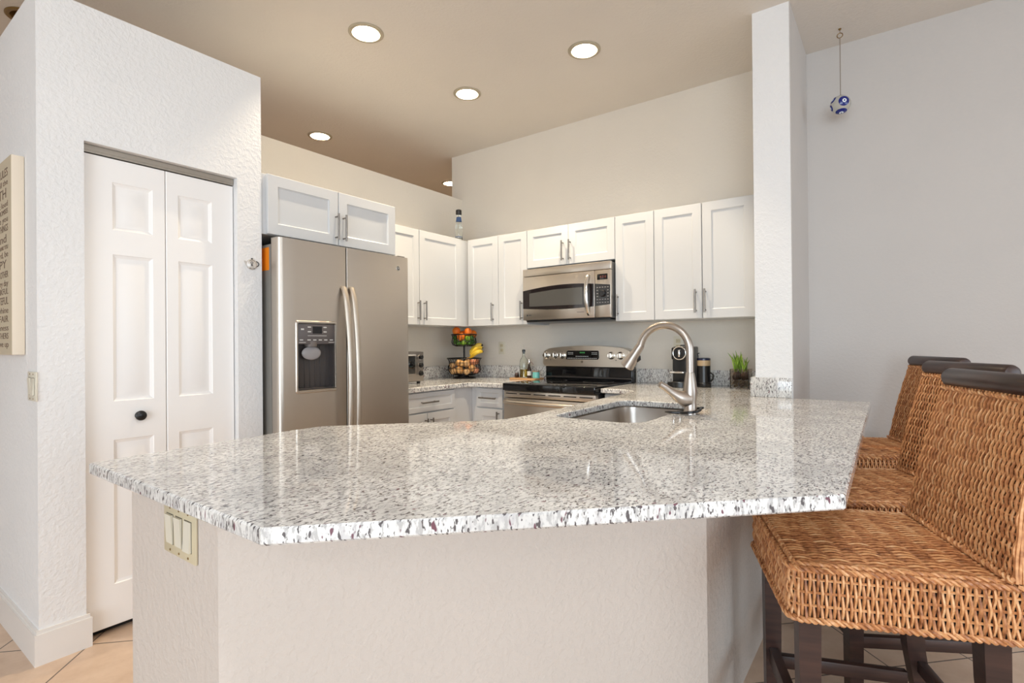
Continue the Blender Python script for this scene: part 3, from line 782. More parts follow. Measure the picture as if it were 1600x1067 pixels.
dp = MB().prism_y([(0.222, 1.086), (0.508, 1.086), (0.518, 1.10), (0.516, 1.150), (0.510, 1.156), (0.238, 1.156), (0.230, 1.150)], 0.556, 0.5605).build('display', BLACKG, bp, smooth=False)
mb = MB()
for c_ in range(4):
    for z in (1.138, 1.126): mb.box(0.240+c_*0.013, 0.5552, z, 0.249+c_*0.013, 0.556, z+0.004); mb.box(0.455+c_*0.013, 0.5552, z, 0.464+c_*0.013, 0.556, z+0.004)
for c_ in range(17): mb.box(0.236+c_*0.0158, 0.5552, 1.093, 0.247+c_*0.0158, 0.556, 1.097)
for c_ in range(7): mb.box(0.312+c_*0.017, 0.5552, 1.108, 0.324+c_*0.017, 0.556, 1.113)
mb.build('marking', MARK, dp, smooth=False)
mb = MB()
for c_ in range(4): mb.box(0.350+c_*0.012, 0.5548, 1.135, 0.358+c_*0.012, 0.556, 1.146)
mb.build('digits', LED, dp, smooth=False)
for x in (0.033, 0.113, 0.182, 0.621, 0.699):
    k = MB().lathe([(0.0, 0.030), (0.019, 0.030), (0.023, 0.026), (0.025, 0.006), (0.029, 0.004), (0.030, 0.0)], (x, 0.560, 1.118), 24, '-y').build('knob', CHROME, bp)
    MB().box(x-0.005, 0.522, 1.098, x+0.005, 0.531, 1.138, 0.002).build('grip', STEELH, k)
bdg = MB().lathe([(0.0, 0.002), (0.011, 0.002), (0.012, 0.0)], (0.366, 0.560, 1.068), 24, '-y').build('badge', CHROME, bp)
textmesh('GE', 0.010, 'badge_letter', DARKMARK, bp, face_mtx(0.366, 0.5575, 1.068))
for x in (0.072, 0.660): MB().lathe([(0.0, 0.001), (0.004, 0.001), (0.004, 0.0)], (x, 0.560, 1.082), 12, '-y').build('indicator_dot', DARKMARK, bp, smooth=False)
vs_ = MB().box(0.004, 0.004, 0.818, RW-0.004, 0.05, 0.866, 0.003).build('vent_strip', STEELH, t)
for k in range(6): MB().box(0.022+k*0.125, 0.0028, 0.843, 0.122+k*0.125, 0.0045, 0.850).build('slot', GAP, vs_, smooth=False)
od = MB().box(0.004, 0.0, 0.235, RW-0.004, 0.05, 0.812, 0.004).build('oven_door', STEEL, t)
MB().box(0.13, -0.002, 0.36, RW-0.13, 0.001, 0.66, 0.002).build('oven_window', BLACKG, od)
hp = [(0.03+0.712*k/20, -0.022-0.028*math.sin(PI*k/20)**0.5, 0.785) for k in range(21)]
MB().tube([(0.03, 0.0, 0.785)]+hp+[(0.742, 0.0, 0.785)], 0.0145, 14).build('handle', STEELH, od)
MB().box(0.004, 0.0, 0.06, RW-0.004, 0.05, 0.225, 0.004).build('drawer', STEEL, t)
MB().box(0.02, 0.06, 0.0, RW-0.02, 0.62, 0.05).build('base', BLACK, t, smooth=False)

# ------------------------------------------------------------------ wall plates
def outlet(label, loc, rotz):
    t = thing('wall_outlet', label, 'outlet', loc, rotz, 'duplex wall outlets')
    MB().box(-0.036, -0.006, -0.058, 0.036, 0.0, 0.058, 0.002).build('cover_plate', IVORYL, t)
    for s in (-1, 1):
        r_ = MB().box(-0.017, -0.0085, s*0.021-0.0145, 0.017, -0.0055, s*0.021+0.0145, 0.003).build('socket', IVORY, t)
        mb = MB(); mb.box(-0.008, -0.0089, s*0.021-0.004, -0.006, -0.0084, s*0.021+0.005); mb.box(0.005, -0.0089, s*0.021-0.004, 0.007, -0.0084, s*0.021+0.004); mb.build('slot', SHADOWLINE, r_, smooth=False)
outlet('ivory wall outlet between the fruit basket and the oil bottle', (WX-0.0005, 2.925, 1.178), RZ)
outlet('ivory wall outlet behind the black coffee machine', (WX-0.0005, 1.292, 1.205), RZ)
def rocker(label, loc, rotz, gangs, base_mat, states):
    t = thing('light_switch', label, 'light switch', loc, rotz)
    w = 0.070+0.046*(gangs-1)
    MB().box(-w/2, -0.006, -0.057, w/2, 0.0, 0.057, 0.0025).build('cover_plate', base_mat, t)
    for g in range(gangs):
        x = (g-(gangs-1)/2)*0.046
        fr = MB().box(x-0.0175, -0.0066, -0.0345, x+0.0175, -0.0055, 0.0345).build('slot', SHADOWLINE, t, smooth=False)
        s = states[g]
        mb = MB(); mb.prism([(x-0.0160, -0.006), (x+0.0160, -0.006), (x+0.0160, -0.008), (x-0.0160, -0.008)], -0.033, 0.033)
        for v_ in mb.bm.verts:
            if v_.co.y < -0.007: v_.co.y = -0.0085 - 0.0035*(1 if v_.co.z*s > 0 else 0)
        rk = mb.build('rocker', IVORYL, t, smooth=False)
        mb = MB()
        for z in (-0.048, 0.048): mb.lathe([(0.0, 0.0072), (0.0022, 0.0072), (0.003, 0.006)], (x, 0, z), 10, '-y')
        mb.build('screw', BRASSD, t)
    return t
rocker('triple ivory rocker switch on the peninsula end wall under the counter', (0.5195, 1.305, 0.8), RZ+PI*0, 3, IVORY, (1, 1, -1)).rotation_euler = (0, 0, -PI/2)
rocker('double ivory rocker switch on the pantry side wall below the sign', (0.5595, 2.722, 1.067), -PI/2, 2, IVORYL, (1, -1))

# ------------------------------------------------------------------ sign
t = thing('wall_sign', 'cream wooden house rules sign with brown lettering on the pantry side', 'sign', (0.5595, 3.27, 1.19), -PI/2)
SWD, SH, SD = 0.432, 0.80, 0.040
MB().box(0, -SD, 0, SWD, -0.001, SH, 0.002).build('board', CREAMW, t)
MB().box(0.001, -SD-0.0006, 0.001, SWD-0.001, -SD+0.001, SH-0.001).build('face_print', CREAMF, t, smooth=False)
lines = [('HOUSE RULES', .050), ('always tell the', .034), ('TRUTH', .060), ('laugh out loud', .034), ('KEEP YOUR PROMISES', .030), ('say I love you', .036), ('TRY NEW THINGS', .042),
         ('be kind', .050), ('SAY PLEASE & THANK YOU', .025), ('work hard, be', .036), ('HAPPY', .050), ('HUG EACH OTHER', .040), ('enjoy every day', .036), ('BE THANKFUL', .036), ('BE GRATEFUL', .046),
         ("don't whine", .036), ('PLAY FAIR', .040), ('forgiveness', .036), ('HELP OTHERS', .036), ('never give up', .036)]
tot = sum(s for _, s in lines); z = SH-0.035; k = (SH-0.06)/tot
for s, h in lines:
    zc = z-h*k/2; z -= h*k
    o = textmesh(s, h*k*1.02, 'lettering', SIGNINK, t, face_mtx(0, 0, 0), 'LEFT')
    xs = [v.co.x for v in o.data.vertices]; w = max(xs)-min(xs); a = (SWD-0.05)*(0.93 if len(s) > 8 else 0.86)
    o.data.transform(Matrix.Translation((0.022, -SD-0.0008, zc)) @ Matrix.Diagonal((a/w, 1, 1, 1)) @ Matrix.Translation((-min(xs), 0, 0)))

# ------------------------------------------------------------------ teapot ornament on the pantry wall
t = thing('teapot_ornament', 'small silver teapot ornament on the pantry wall beside the fridge', 'ornament', (1.398, 2.6705, 1.636))
PEWT = mat('pale_pewter', (0.66, 0.62, 0.58), 0.3, 0.35)
MB().lathe([(0.0, 0.008), (0.020, 0.0075), (0.027, 0.004), (0.028, 0.0)], (0, 0, 0), 32, '-y').build('pot', PEWT, t)
MB().prism_y([(-0.026, 0.012), (-0.036, 0.016), (-0.040, 0.013), (-0.028, -0.008), (-0.024, -0.012)], -0.004, 0.0, 0.001).build('spout', PEWT, t)
MB().tube([(0.022+0.014*math.sin(a), -0.003, 0.004+0.013*math.cos(a)) for a in [PI*k/12 for k in range(13)]], 0.0022, 8).build('handle', DARKMARK, t)
mb = MB(); mb.tube([(0.019*math.sin(a), -0.006, 0.021*math.cos(a)) for a in [-0.8+1.6*k/10 for k in range(11)]], 0.0018, 8); mb.ball((0, -0.004, 0.029), 0.0045, 1.2, 0.6, 0.9, 10, 6)
mb.build('lid', DARKMARK, t)
mb = MB(); mb.tube([(-0.003+0.0055*math.cos(a), -0.0082, 0.008+0.0055*math.sin(a)) for a in [2*PI*k/14 for k in range(14)]], 0.0012, 6, closed=True)
mb.prism_y([(-0.0045, 0.003), (-0.001, 0.003), (0.002, -0.009), (-0.007, -0.009)], -0.0086, -0.0075); mb.build('engraving', DARKMARK, t)
mb = MB()
for k in range(4): mb.box(-0.013+k*0.007, -0.0068, -0.023, -0.009+k*0.007, -0.0045, -0.018)
mb.build('lettering', DARKMARK, t, smooth=False)

# ------------------------------------------------------------------ hanging evil eye ball
t = thing('hanging_glass_ball', 'clear glass ball with cobalt blue eyes hanging from the ceiling', 'ornament', (3.656, 0.248, 2.612))
MB().lathe([(0.0, CZ-2.612), (0.008, CZ-2.612), (0.008, CZ-2.616), (0.003, CZ-2.622), (0.0, CZ-2.622)], (0, 0, 0), 14).build('hook', BRASSD, t)
mb = MB(); mb.tube([(0.0, 0.014*math.cos(a), 0.408+0.014*math.sin(a)) for a in [2*PI*k/20 for k in range(20)]], 0.0025, 8, closed=True); mb.build('ring', BRASSD, t)
mb = MB(); mb.tube([(0, 0, 0.440), (0, 0, 0.420)], 0.0016, 6); mb.tube([(0, 0, 0.394), (0, 0, 0.052)], 0.0022, 6); mb.build('cord', mat('cord_brown', (0.22, 0.17, 0.12), 0.7), t)
MB().ball((0, 0, 0), 0.053, 1, 1, 0.97, 32, 20).build('ball', FROST, t)
MB().lathe([(0.0, 0.056), (0.008, 0.054), (0.014, 0.049), (0.0, 0.049)], (0, 0, 0), 14).build('cap', BRASSD, t)
tocam = Vector((-3.656, -0.248, 1.218-2.612)).normalized(); rg = tocam.cross(Vector((0, 0, 1))).normalized()*-1; uu = rg.cross(tocam).normalized()
if rg.dot(rt) < 0: rg = -rg
if uu.z < 0: uu = -uu
def eye(dx, dy, a):
    n = (tocam*math.sqrt(max(0.0, 1-dx*dx-dy*dy))+rg*dx+uu*dy).normalized()
    q = n.to_track_quat('Z', 'Y').to_matrix().to_4x4()
    def cap(rad, ang, off, m, nm, par):
        mb = MB(); prof = [(rad*math.sin(ang*k/6), rad*math.cos(ang*k/6)+off) for k in range(7)]; prof[0] = (0.0, rad+off); prof.append((rad*math.sin(ang), rad*math.cos(ang)-0.003))
        mb.lathe(prof, (0, 0, 0), 24); bmesh.ops.transform(mb.bm, matrix=q, verts=mb.bm.verts); return mb.build(nm, m, par)
    e_ = cap(0.0535, a, 0.0006, BLUE, 'eye', t)
    cap(0.0546, a*0.36, 0.0004, WHITEG, 'iris', e_); cap(0.0552, a*0.15, 0.0004, BLUE, 'pupil', e_)
eye(0.36, 0.36, 0.56); eye(0.06, -0.86, 0.58); eye(-0.93, -0.22, 0.36); eye(-0.74, 0.62, 0.38)

# ------------------------------------------------------------------ toaster oven
t = thing('toaster_oven', 'stainless steel toaster oven with three knobs beside the fridge', 'toaster oven', (2.46, 3.0, CT))
TW = 0.475
MB().box(0, 0.012, 0.018, TW, 0.32, 0.252, 0.008).build('body', TOAST, t)
MB().box(0.0, 0.0, 0.022, TW, 0.013, 0.25, 0.005).build('front_panel', TOAST, t)
dd = MB().box(0.012, -0.006, 0.062, 0.398, 0.002, 0.235, 0.003).build('door', TOAST, t)
MB().box(0.03, -0.0075, 0.082, 0.378, -0.005, 0.218, 0.001).build('glass', BLACKG, dd)
MB().tube([(0.05, -0.03, 0.226), (0.36, -0.03, 0.226)], 0.006, 10).build('handle', CHROME, dd)
for z in (0.082, 0.146, 0.208):
    k = MB().lathe([(0.0, 0.022), (0.015, 0.022), (0.018, 0.018), (0.019, 0.0)], (0.438, 0.0, z), 22, '-y').build('knob', BLACK, t)
    MB().lathe([(0.0195, 0.003), (0.022, 0.003), (0.022, 0.0)], (0.438, 0, z), 22, '-y').build('ring', CHROME, k)
for x in (0.03, TW-0.03):
    for y in (0.03, 0.29): MB().lathe([(0.0, 0.0), (0.013, 0.0), (0.015, 0.019), (0.0, 0.019)], (x, y, 0), 14).build('foot', BLACK, t)

# ------------------------------------------------------------------ two tier fruit basket
BX, BY = 3.565, 3.13
t = thing('fruit_basket', 'black wire two tier fruit basket in the counter corner', 'basket', (BX, BY, CT))
mb = MB(); mb.tube([(0.10*math.cos(2*PI*k/32), 0.10*math.sin(2*PI*k/32), 0.005) for k in range(32)], 0.005, 8, closed=True)
for a in (0.4, 0.4+2*PI/3, 0.4+4*PI/3): mb.tube([(0.10*math.cos(a), 0.10*math.sin(a), 0.005), (0.05*math.cos(a), 0.05*math.sin(a), 0.02), (0, 0, 0.028)], 0.005, 8)
mb.build('foot_ring', WIRE, t)
MB().tube([(0, 0, 0.02), (0, 0, 0.30)], 0.0085, 12).build('pole', WIRE, t)
def wire_bowl(prof, nr, name, rings):
    mb = MB()
    for k in range(nr):
        a = 2*PI*k/nr; mb.tube([(r_*math.cos(a), r_*math.sin(a), z) for r_, z in prof], 0.0022, 6)
    for r_, z, th in rings: mb.tube([(r_*math.cos(2*PI*k/40), r_*math.sin(2*PI*k/40), z) for k in range(40)], th, 8, closed=True)
    return mb.build(name, WIRE, t)
lowp = [(0.012, 0.028), (0.08, 0.030), (0.125, 0.045), (0.147, 0.075), (0.145, 0.105), (0.135, 0.13), (0.138, 0.155), (0.150, 0.178)]
wire_bowl(lowp, 28, 'lower_tier', [(0.152, 0.178, 0.0055), (0.146, 0.09, 0.0025), (0.125, 0.045, 0.0025), (0.136, 0.142, 0.002)])
upp = [(0.012, 0.287), (0.07, 0.288), (0.100, 0.298), (0.112, 0.322), (0.107, 0.348), (0.103, 0.370), (0.112, 0.392)]
wire_bowl(upp, 24, 'upper_tier', [(0.113, 0.392, 0.005), (0.112, 0.325, 0.0022), (0.100, 0.298, 0.003)])
def produce(name, label, cat, p, r, m, group, sx=1.0, sz=1.0, stem=None):
    mb = MB(); mb.ball((0, 0, 0), r, sx, 1, sz, 18, 12)
    o = mb.build(name, m); o.location = (BX+p[0], BY+p[1], CT+p[2]); o.rotation_euler = (random.uniform(-.5, .5), random.uniform(-.5, .5), random.uniform(0, 6))
    tag(o, label, cat, group); PILE.append([o, Vector(p), r*1.06])
    return o
PILE = []
# towards the camera is (-0.75,-0.66); to the right in view is (0.66,-0.75)
def vw(right, near): return (0.66*right-0.75*near, -0.75*right-0.66*near)
OR = [((-0.062, 0.02), 0.402, 'orange piled on the upper tier at the toaster oven end'), ((0.038, 0.025), 0.410, 'big orange topping the upper tier towards the bananas'),
      ((0.078, -0.03), 0.396, 'orange on the upper tier rim nearest the bananas'), ((-0.020, 0.058), 0.362, 'orange sunk low among the limes at the front of the upper tier'), ((-0.01, -0.045), 0.392, 'orange at the back of the upper tier between the two piles')]
for (a, b), z, lab in OR:
    x, y = vw(a, b); produce('orange', lab, 'orange', (x, y, z), 0.0365, ORANGE, 'oranges in the fruit basket')
for i, (a, b, z, yel) in enumerate([(-0.075, 0.030, 0.330, 0), (-0.055, 0.065, 0.322, 0), (-0.010, 0.085, 0.317, 1), (0.028, 0.075, 0.350, 1), (0.045, 0.070, 0.313, 0), (0.082, 0.025, 0.330, 0), (0.070, 0.050, 0.360, 0),
                      (-0.02, 0.03, 0.316, 0), (0.03, 0.012, 0.318, 0), (-0.03, -0.03, 0.318, 0), (0.03, -0.055, 0.320, 0), (-0.075, -0.025, 0.33, 0), (-0.082, 0.005, 0.365, 0)]):
    x, y = vw(a, b)
    if yel: produce('lime', ['yellow-green lime at the middle bottom of the upper tier', 'yellow-green lime just under the big orange in the upper tier'][0 if a < 0 else 1], 'lime', (x, y, z), 0.0225, LIMEY, 'limes in the fruit basket', 1.12)
    else: produce('lime', 'dark green lime in the upper tier of the wire fruit basket', 'lime', (x, y, z), 0.0215, LIME, 'dark green limes in the fruit basket', 1.12)
k = 0
for (a, b, z, m, r_) in [(-0.115, 0.02, 0.072, 1, .027), (-0.085, 0.075, 0.072, 1, .029), (-0.040, 0.105, 0.076, 0, .033), (0.015, 0.110, 0.068, 1, .028), (0.060, 0.092, 0.076, 0, .031), (0.103, 0.045, 0.080, 2, .033),
                     (0.118, -0.02, 0.078, 2, .029), (0.045, 0.040, 0.062, 0, .030), (-0.030, 0.040, 0.064, 1, .030), (-0.045, 0.045, 0.130, 0, .034), (0.012, 0.062, 0.132, 1, .031), (0.072, 0.030, 0.135, 2, .033), (0.075, -0.045, 0.125, 0, .032),
                     (0.0, -0.045, 0.066, 1, .031), (-0.07, -0.04, 0.066, 0, .031), (0.03, -0.10, 0.075, 1, .03), (-0.04, -0.105, 0.075, 1, .03), (0.018, -0.045, 0.128, 0, .030), (-0.098, 0.035, 0.122, 1, .026), (0.104, 0.015, 0.140, 2, .027), (-0.014, 0.088, 0.122, 0, .026), (0.036, 0.020, 0.150, 0, .027)]:
    x, y = vw(a, b)
    nm, lab, mm = [('onion', 'golden onion in the lower tier of the wire fruit basket', ONION), ('potato', 'tan potato in the lower tier of the wire fruit basket', POTATO), ('red_onion', 'pinkish red onion in the lower tier near the bananas', ONIONR)][m]
    produce(nm, lab, 'vegetable', (x, y, z), r_, mm, nm.replace('_', ' ')+'s in the lower tier', 1.0 if m != 1 else 1.12, 0.95)
# settle the pile: nothing sits inside a neighbour, the pole or the wire
for it in range(220):
    for i in range(len(PILE)):
        for j in range(i+1, len(PILE)):
            a, b = PILE[i], PILE[j]; dv = b[1]-a[1]; l = dv.length; m_ = a[2]+b[2]-l
            if m_ > 0:
                dv = dv/l if l > 1e-6 else Vector((1, 0, 0)); a[1] -= dv*m_*0.5; b[1] += dv*m_*0.5
    for o_, p_, r_ in PILE:
        upper = p_.z > 0.24; h = math.hypot(p_.x, p_.y)
        lo = (0.291 if upper else 0.0335)+r_
        if p_.z < lo: p_.z = lo
        if h < 0.0095+r_ and p_.z < 0.31: p_.x *= (0.0095+r_)/max(h, 1e-4); p_.y *= (0.0095+r_)/max(h, 1e-4); h = 0.0095+r_
        rim = (0.392 if upper else 0.178)
        mxr = (0.102 if upper else 0.137 if p_.z > 0.06+0 else 0.122)-r_
        if h > mxr and p_.z < rim: p_.x *= mxr/h; p_.y *= mxr/h
for o_, p_, r_ in PILE: o_.location = (BX+p_.x, BY+p_.y, CT+p_.z)
def banana(label, off, lift, bend):
    t = thing('banana', label, 'banana', (BX, BY, CT), 0, 'bananas on the fruit basket')
    pts = []; rad = []
    for k in range(13):
        s = k/12; a = -0.9+1.5*s
        rgt = 0.052+0.115*s; zz = 0.178+lift+0.055*math.sin(PI*0.5*s)+bend*math.sin(PI*s)
        x, y = vw(rgt, 0.03+off*math.sin(PI*s*0.8))
        pts.append((x, y, zz)); rad.append(0.004+0.0155*math.sin(PI*min(1, max(0, (s*0.92+0.04))))**0.5)
    MB().tube(pts[:12], rad[:12], 8).build('peel', BANANA, t)
    d_ = Vector(pts[12])-Vector(pts[11])
    MB().tube([pts[11], Vector(pts[12])+d_*0.2], [rad[11]*0.95, 0.0045], 8).build('stem', BANTIP, t)
banana('yellow banana lying frontmost on the lower tier rim', 0.056, 0.004, 0.010)
banana('yellow banana topmost of the bunch on the lower tier', -0.036, 0.060, 0.012)
banana('yellow banana in the middle of the bunch on the lower tier', 0.014, 0.036, 0.012)

# ------------------------------------------------------------------ oil tray group
t = MB().prism(roundrect(-0.085, -0.135, 0.085, 0.135, 0.03), 0, 0.014, 0.002).build('serving_tray', TRAYW)
t.location = (3.70, 2.545, CT+0.0005); tag(t, 'small pale wooden tray holding the oil and sauces by the range', 'tray')
TZ = CT+0.0147
t = thing('oil_bottle', 'tall clear glass oil bottle with black pourer, half full of golden oil', 'bottle', (3.70, 2.573, TZ))
MB().lathe([(0.0, 0.0), (0.034, 0.0), (0.036, 0.004), (0.036, 0.13), (0.030, 0.155), (0.014, 0.18), (0.0115, 0.19), (0.0115, 0.215), (0.014, 0.216), (0.014, 0.222), (0.009, 0.222), (0.009, 0.18), (0.027, 0.152), (0.0335, 0.13), (0.0335, 0.007), (0.0, 0.005)], (0, 0, 0), 28).build('glass', GLASS, t)
MB().lathe([(0.0, 0.0055), (0.033, 0.0075), (0.033, 0.072), (0.0, 0.072)], (0, 0, 0), 28).build('oil', OIL, t)
MB().lathe([(0.0, 0.205), (0.0088, 0.205), (0.0088, 0.2225), (0.0145, 0.2225), (0.0145, 0.238), (0.006, 0.243), (0.0, 0.243)], (0, 0, 0), 20).build('stopper', BLACK, t)
MB().tube([(0, 0, 0.241), (0, 0.002, 0.262), (0, 0.006, 0.280)], [0.004, 0.0035, 0.0025], 8).build('spout', CHROME, t)
t = thing('sauce_bottle', 'slim dark sauce bottle with silver top and thin red wire on the tray', 'bottle', (3.685, 2.508, TZ))
MB().lathe([(0.0, 0.0), (0.017, 0.0), (0.018, 0.004), (0.018, 0.075), (0.009, 0.098), (0.008, 0.12), (0.0, 0.12)], (0, 0, 0), 20).build('glass', SOYB, t)
MB().lathe([(0.0184, 0.022), (0.0184, 0.058)], (0, 0, 0), 20).build('label_band', LABELW, t)
MB().lathe([(0.0, 0.120), (0.010, 0.120), (0.012, 0.13), (0.012, 0.142), (0.009, 0.160), (0.0, 0.164)], (0, 0, 0), 18).build('cap', CHROME, t)
MB().tube([(0, -0.010, 0.138), (0, -0.028, 0.132), (0, -0.045, 0.112)], 0.0016, 6).build('wire', REDM, t)
t = thing('spice_jar', 'tiny dark jar at the corner end of the wooden tray', 'jar', (3.685, 2.635, TZ))
MB().lathe([(0.0, 0.0), (0.017, 0.0), (0.018, 0.003), (0.018, 0.028), (0.0, 0.028)], (0, 0, 0), 20).build('glass', SOYB, t)
MB().lathe([(0.0, 0.0283), (0.0165, 0.0283), (0.0165, 0.040), (0.0, 0.042)], (0, 0, 0), 20).build('lid', mat('jar_lid', (0.10, 0.06, 0.045), 0.4), t)
t = thing('turquoise_jar', 'small turquoise jar with wooden lid on the tray beside the range', 'jar', (3.70, 2.448, TZ))
MB().lathe([(0.0, 0.0), (0.027, 0.0), (0.030, 0.004), (0.030, 0.048), (0.028, 0.052), (0.0, 0.052)], (0, 0, 0), 24).build('pot', TEAL, t)
MB().lathe([(0.0, 0.0523), (0.031, 0.0523), (0.031, 0.061), (0.0, 0.063)], (0, 0, 0), 24).build('lid', mat('jar_lid_wood', (0.45, 0.30, 0.20), 0.5), t)

# ------------------------------------------------------------------ coffee machine, frother, plant
cz = CT+0.0005
t = thing('coffee_machine', 'slim black capsule coffee machine behind the faucet', 'coffee machine', (3.56, 1.262, cz), RZ)
MB().box(0.008, 0.05, 0.0, 0.128, 0.25, 0.275, 0.010, 3).build('body', BLACK, t)
MB().box(0.010, 0.020, 0.185, 0.126, 0.10, 0.272, 0.012, 3).build('head', BLACK, t)
mb = MB(); mb.tube([(0.068+0.044*math.cos(2*PI*k/32), 0.0185, 0.232+0.044*math.sin(2*PI*k/32)) for k in range(32)], 0.004, 8, closed=True); mb.build('dial_ring', CHROME, t)
MB().box(0.060, 0.010, 0.205, 0.074, 0.020, 0.255, 0.004).build('lever', CHROME, t)
MB().box(0.012, -0.015, 0.095, 0.108, 0.052, 0.108, 0.004).build('cup_shelf', CHROME, t)
MB().prism([(-0.004, 0.06)]+[(0.068+0.076*math.cos(a), 0.02+0.055*math.sin(a)-0.02) for a in [PI+PI*k/14 for k in range(15)]]+[(0.138, 0.06)], 0.0, 0.034, 0.003).build('drip_tray', BLACK, t)
MB().lathe([(0.0, 0.0), (0.055, 0.0), (0.055, 0.002), (0.0, 0.002)], (0.068, 0.01, 0.0345), 24).build('drip_grid', HANDLE, t)
MB().tube([(0.05, 0.10, 0.275), (0.05, 0.105, 0.284), (0.09, 0.105, 0.284), (0.09, 0.10, 0.275)], 0.004, 8).build('top_handle', BLACK, t)
t = thing('milk_frother', 'black cylindrical milk frother with tan band beside the coffee machine', 'milk frother', (3.66, 1.055, cz))
MB().lathe([(0.0, 0.0), (0.046, 0.0), (0.048, 0.004), (0.048, 0.028), (0.044, 0.032), (0.043, 0.145), (0.0, 0.145)], (0, 0, 0), 30).build('jug', BLACK, t)
MB().lathe([(0.0, 0.1453), (0.0435, 0.1453), (0.0435, 0.182), (0.0, 0.182)], (0, 0, 0), 30).build('band', mat('tan_band', (0.45, 0.33, 0.20), 0.4), t)
MB().lathe([(0.0, 0.1823), (0.044, 0.1823), (0.044, 0.194), (0.038, 0.198), (0.0, 0.198)], (0, 0, 0), 30).build('lid', mat('navy_lid', (0.012, 0.016, 0.05), 0.25), t)
MB().tube([(0.0, -0.042, 0.10), (0.0, -0.062, 0.085), (0.0, -0.060, 0.055), (0.0, -0.044, 0.04)], 0.006, 10).build('handle', BLACK, t)
MB().tube([(0.02, 0.042, 0.198), (0.02, 0.046, 0.225), (0.02, 0.034, 0.230)], 0.004, 8).build('lever', BLACK, t)
t = thing('bulb_plant', 'green sprouting bulb plant in a square glass vase beside the wing wall', 'plant', (3.64, 0.812, cz))
s_ = 0.056
mb = MB(); mb.box(-s_, -s_, 0, s_, s_, 0.009)
for a in (-1, 1):
    mb.box(a*s_-(0.004 if a > 0 else 0), -s_, 0.009, a*s_+(0.004 if a < 0 else 0), s_, 0.13); mb.box(-s_+0.004, a*s_-(0.004 if a > 0 else 0), 0.009, s_-0.004, a*s_+(0.004 if a < 0 else 0), 0.13)
mb.build('vase', WATER, t, smooth=False)
mb = MB()
for k in range(70):
    mb.ball((random.uniform(-.043, .043), random.uniform(-.043, .043), random.uniform(.018, .052)), random.uniform(.006, .010), 1, 1, .8, 8, 6)
o = mb.build('pebbles', PEB, t); o['kind'] = 'stuff'
bulbs = [(-0.028, -0.022), (0.026, -0.028), (0.0, 0.026), (-0.03, 0.03), (0.032, 0.018)]
lv = []
for bxx, byy in bulbs:
    MB().lathe([(0.0, 0.055), (0.012, 0.06), (0.017, 0.078), (0.012, 0.098), (0.006, 0.112), (0.0, 0.116)], (bxx, byy, 0), 14).build('bulb', BULBR, t)
    for k in range(6):
        a = random.uniform(0, 2*PI); sp = random.uniform(0.015, 0.055); h = random.uniform(0.07, 0.135)
        p0 = Vector((bxx, byy, 0.100)); 
        cdir = Vector((math.cos(a), math.sin(a), 0))
        pts = [p0 + cdir*sp*(q/6)**1.6 + Vector((0, 0, h*(q/6)**0.95)) for q in range(7)]
        MB().tube(pts, [0.006, 0.009, 0.0105, 0.010, 0.0085, 0.006, 0.0015], 7, flat=0.4).build('leaf', LEAF, t)
for (rx, h) in ((-0.085, 0.19), (-0.035, 0.20), (0.0, 0.195)):     # the three tall blades
    side = Vector((0.59, -0.81, 0))
    pts = [Vector((0, 0, 0.10)) + side*rx*(q/6)**1.2 + Vector((0, 0, (h-0.09)*(q/6)*1.35)) for q in range(7)]
    MB().tube(pts, [0.006, 0.009, 0.010, 0.0095, 0.008, 0.006, 0.0015], 7, flat=0.45).build('leaf', LEAF, t)

# bottle on top of the corner cabinets
t = thing('tall_bottle', 'slim clear bottle with black cap standing on top of the corner cabinets', 'bottle', (3.513, 3.135, ZT+0.0005))
MB().lathe([(0.0, 0.0), (0.030, 0.0), (0.032, 0.004), (0.032, 0.10), (0.029, 0.15), (0.019, 0.21), (0.017, 0.235), (0.0, 0.235)], (0, 0, 0), 26).build('glass', GLASS, t)
MB().lathe([(0.0, 0.235), (0.024, 0.235), (0.026, 0.24), (0.026, 0.272), (0.022, 0.277), (0.0, 0.277)], (0, 0, 0), 22).build('cap', mat('cap_black', (0.02, 0.016, 0.014), 0.4), t)
MB().lathe([(0.0265, 0.170), (0.0205, 0.212)], (0, 0, 0), 26).build('neck_label', LABELB, t)
MB().lathe([(0.0325, 0.03), (0.0325, 0.036)], (0, 0, 0), 26).build('line_label', LABELB, t)

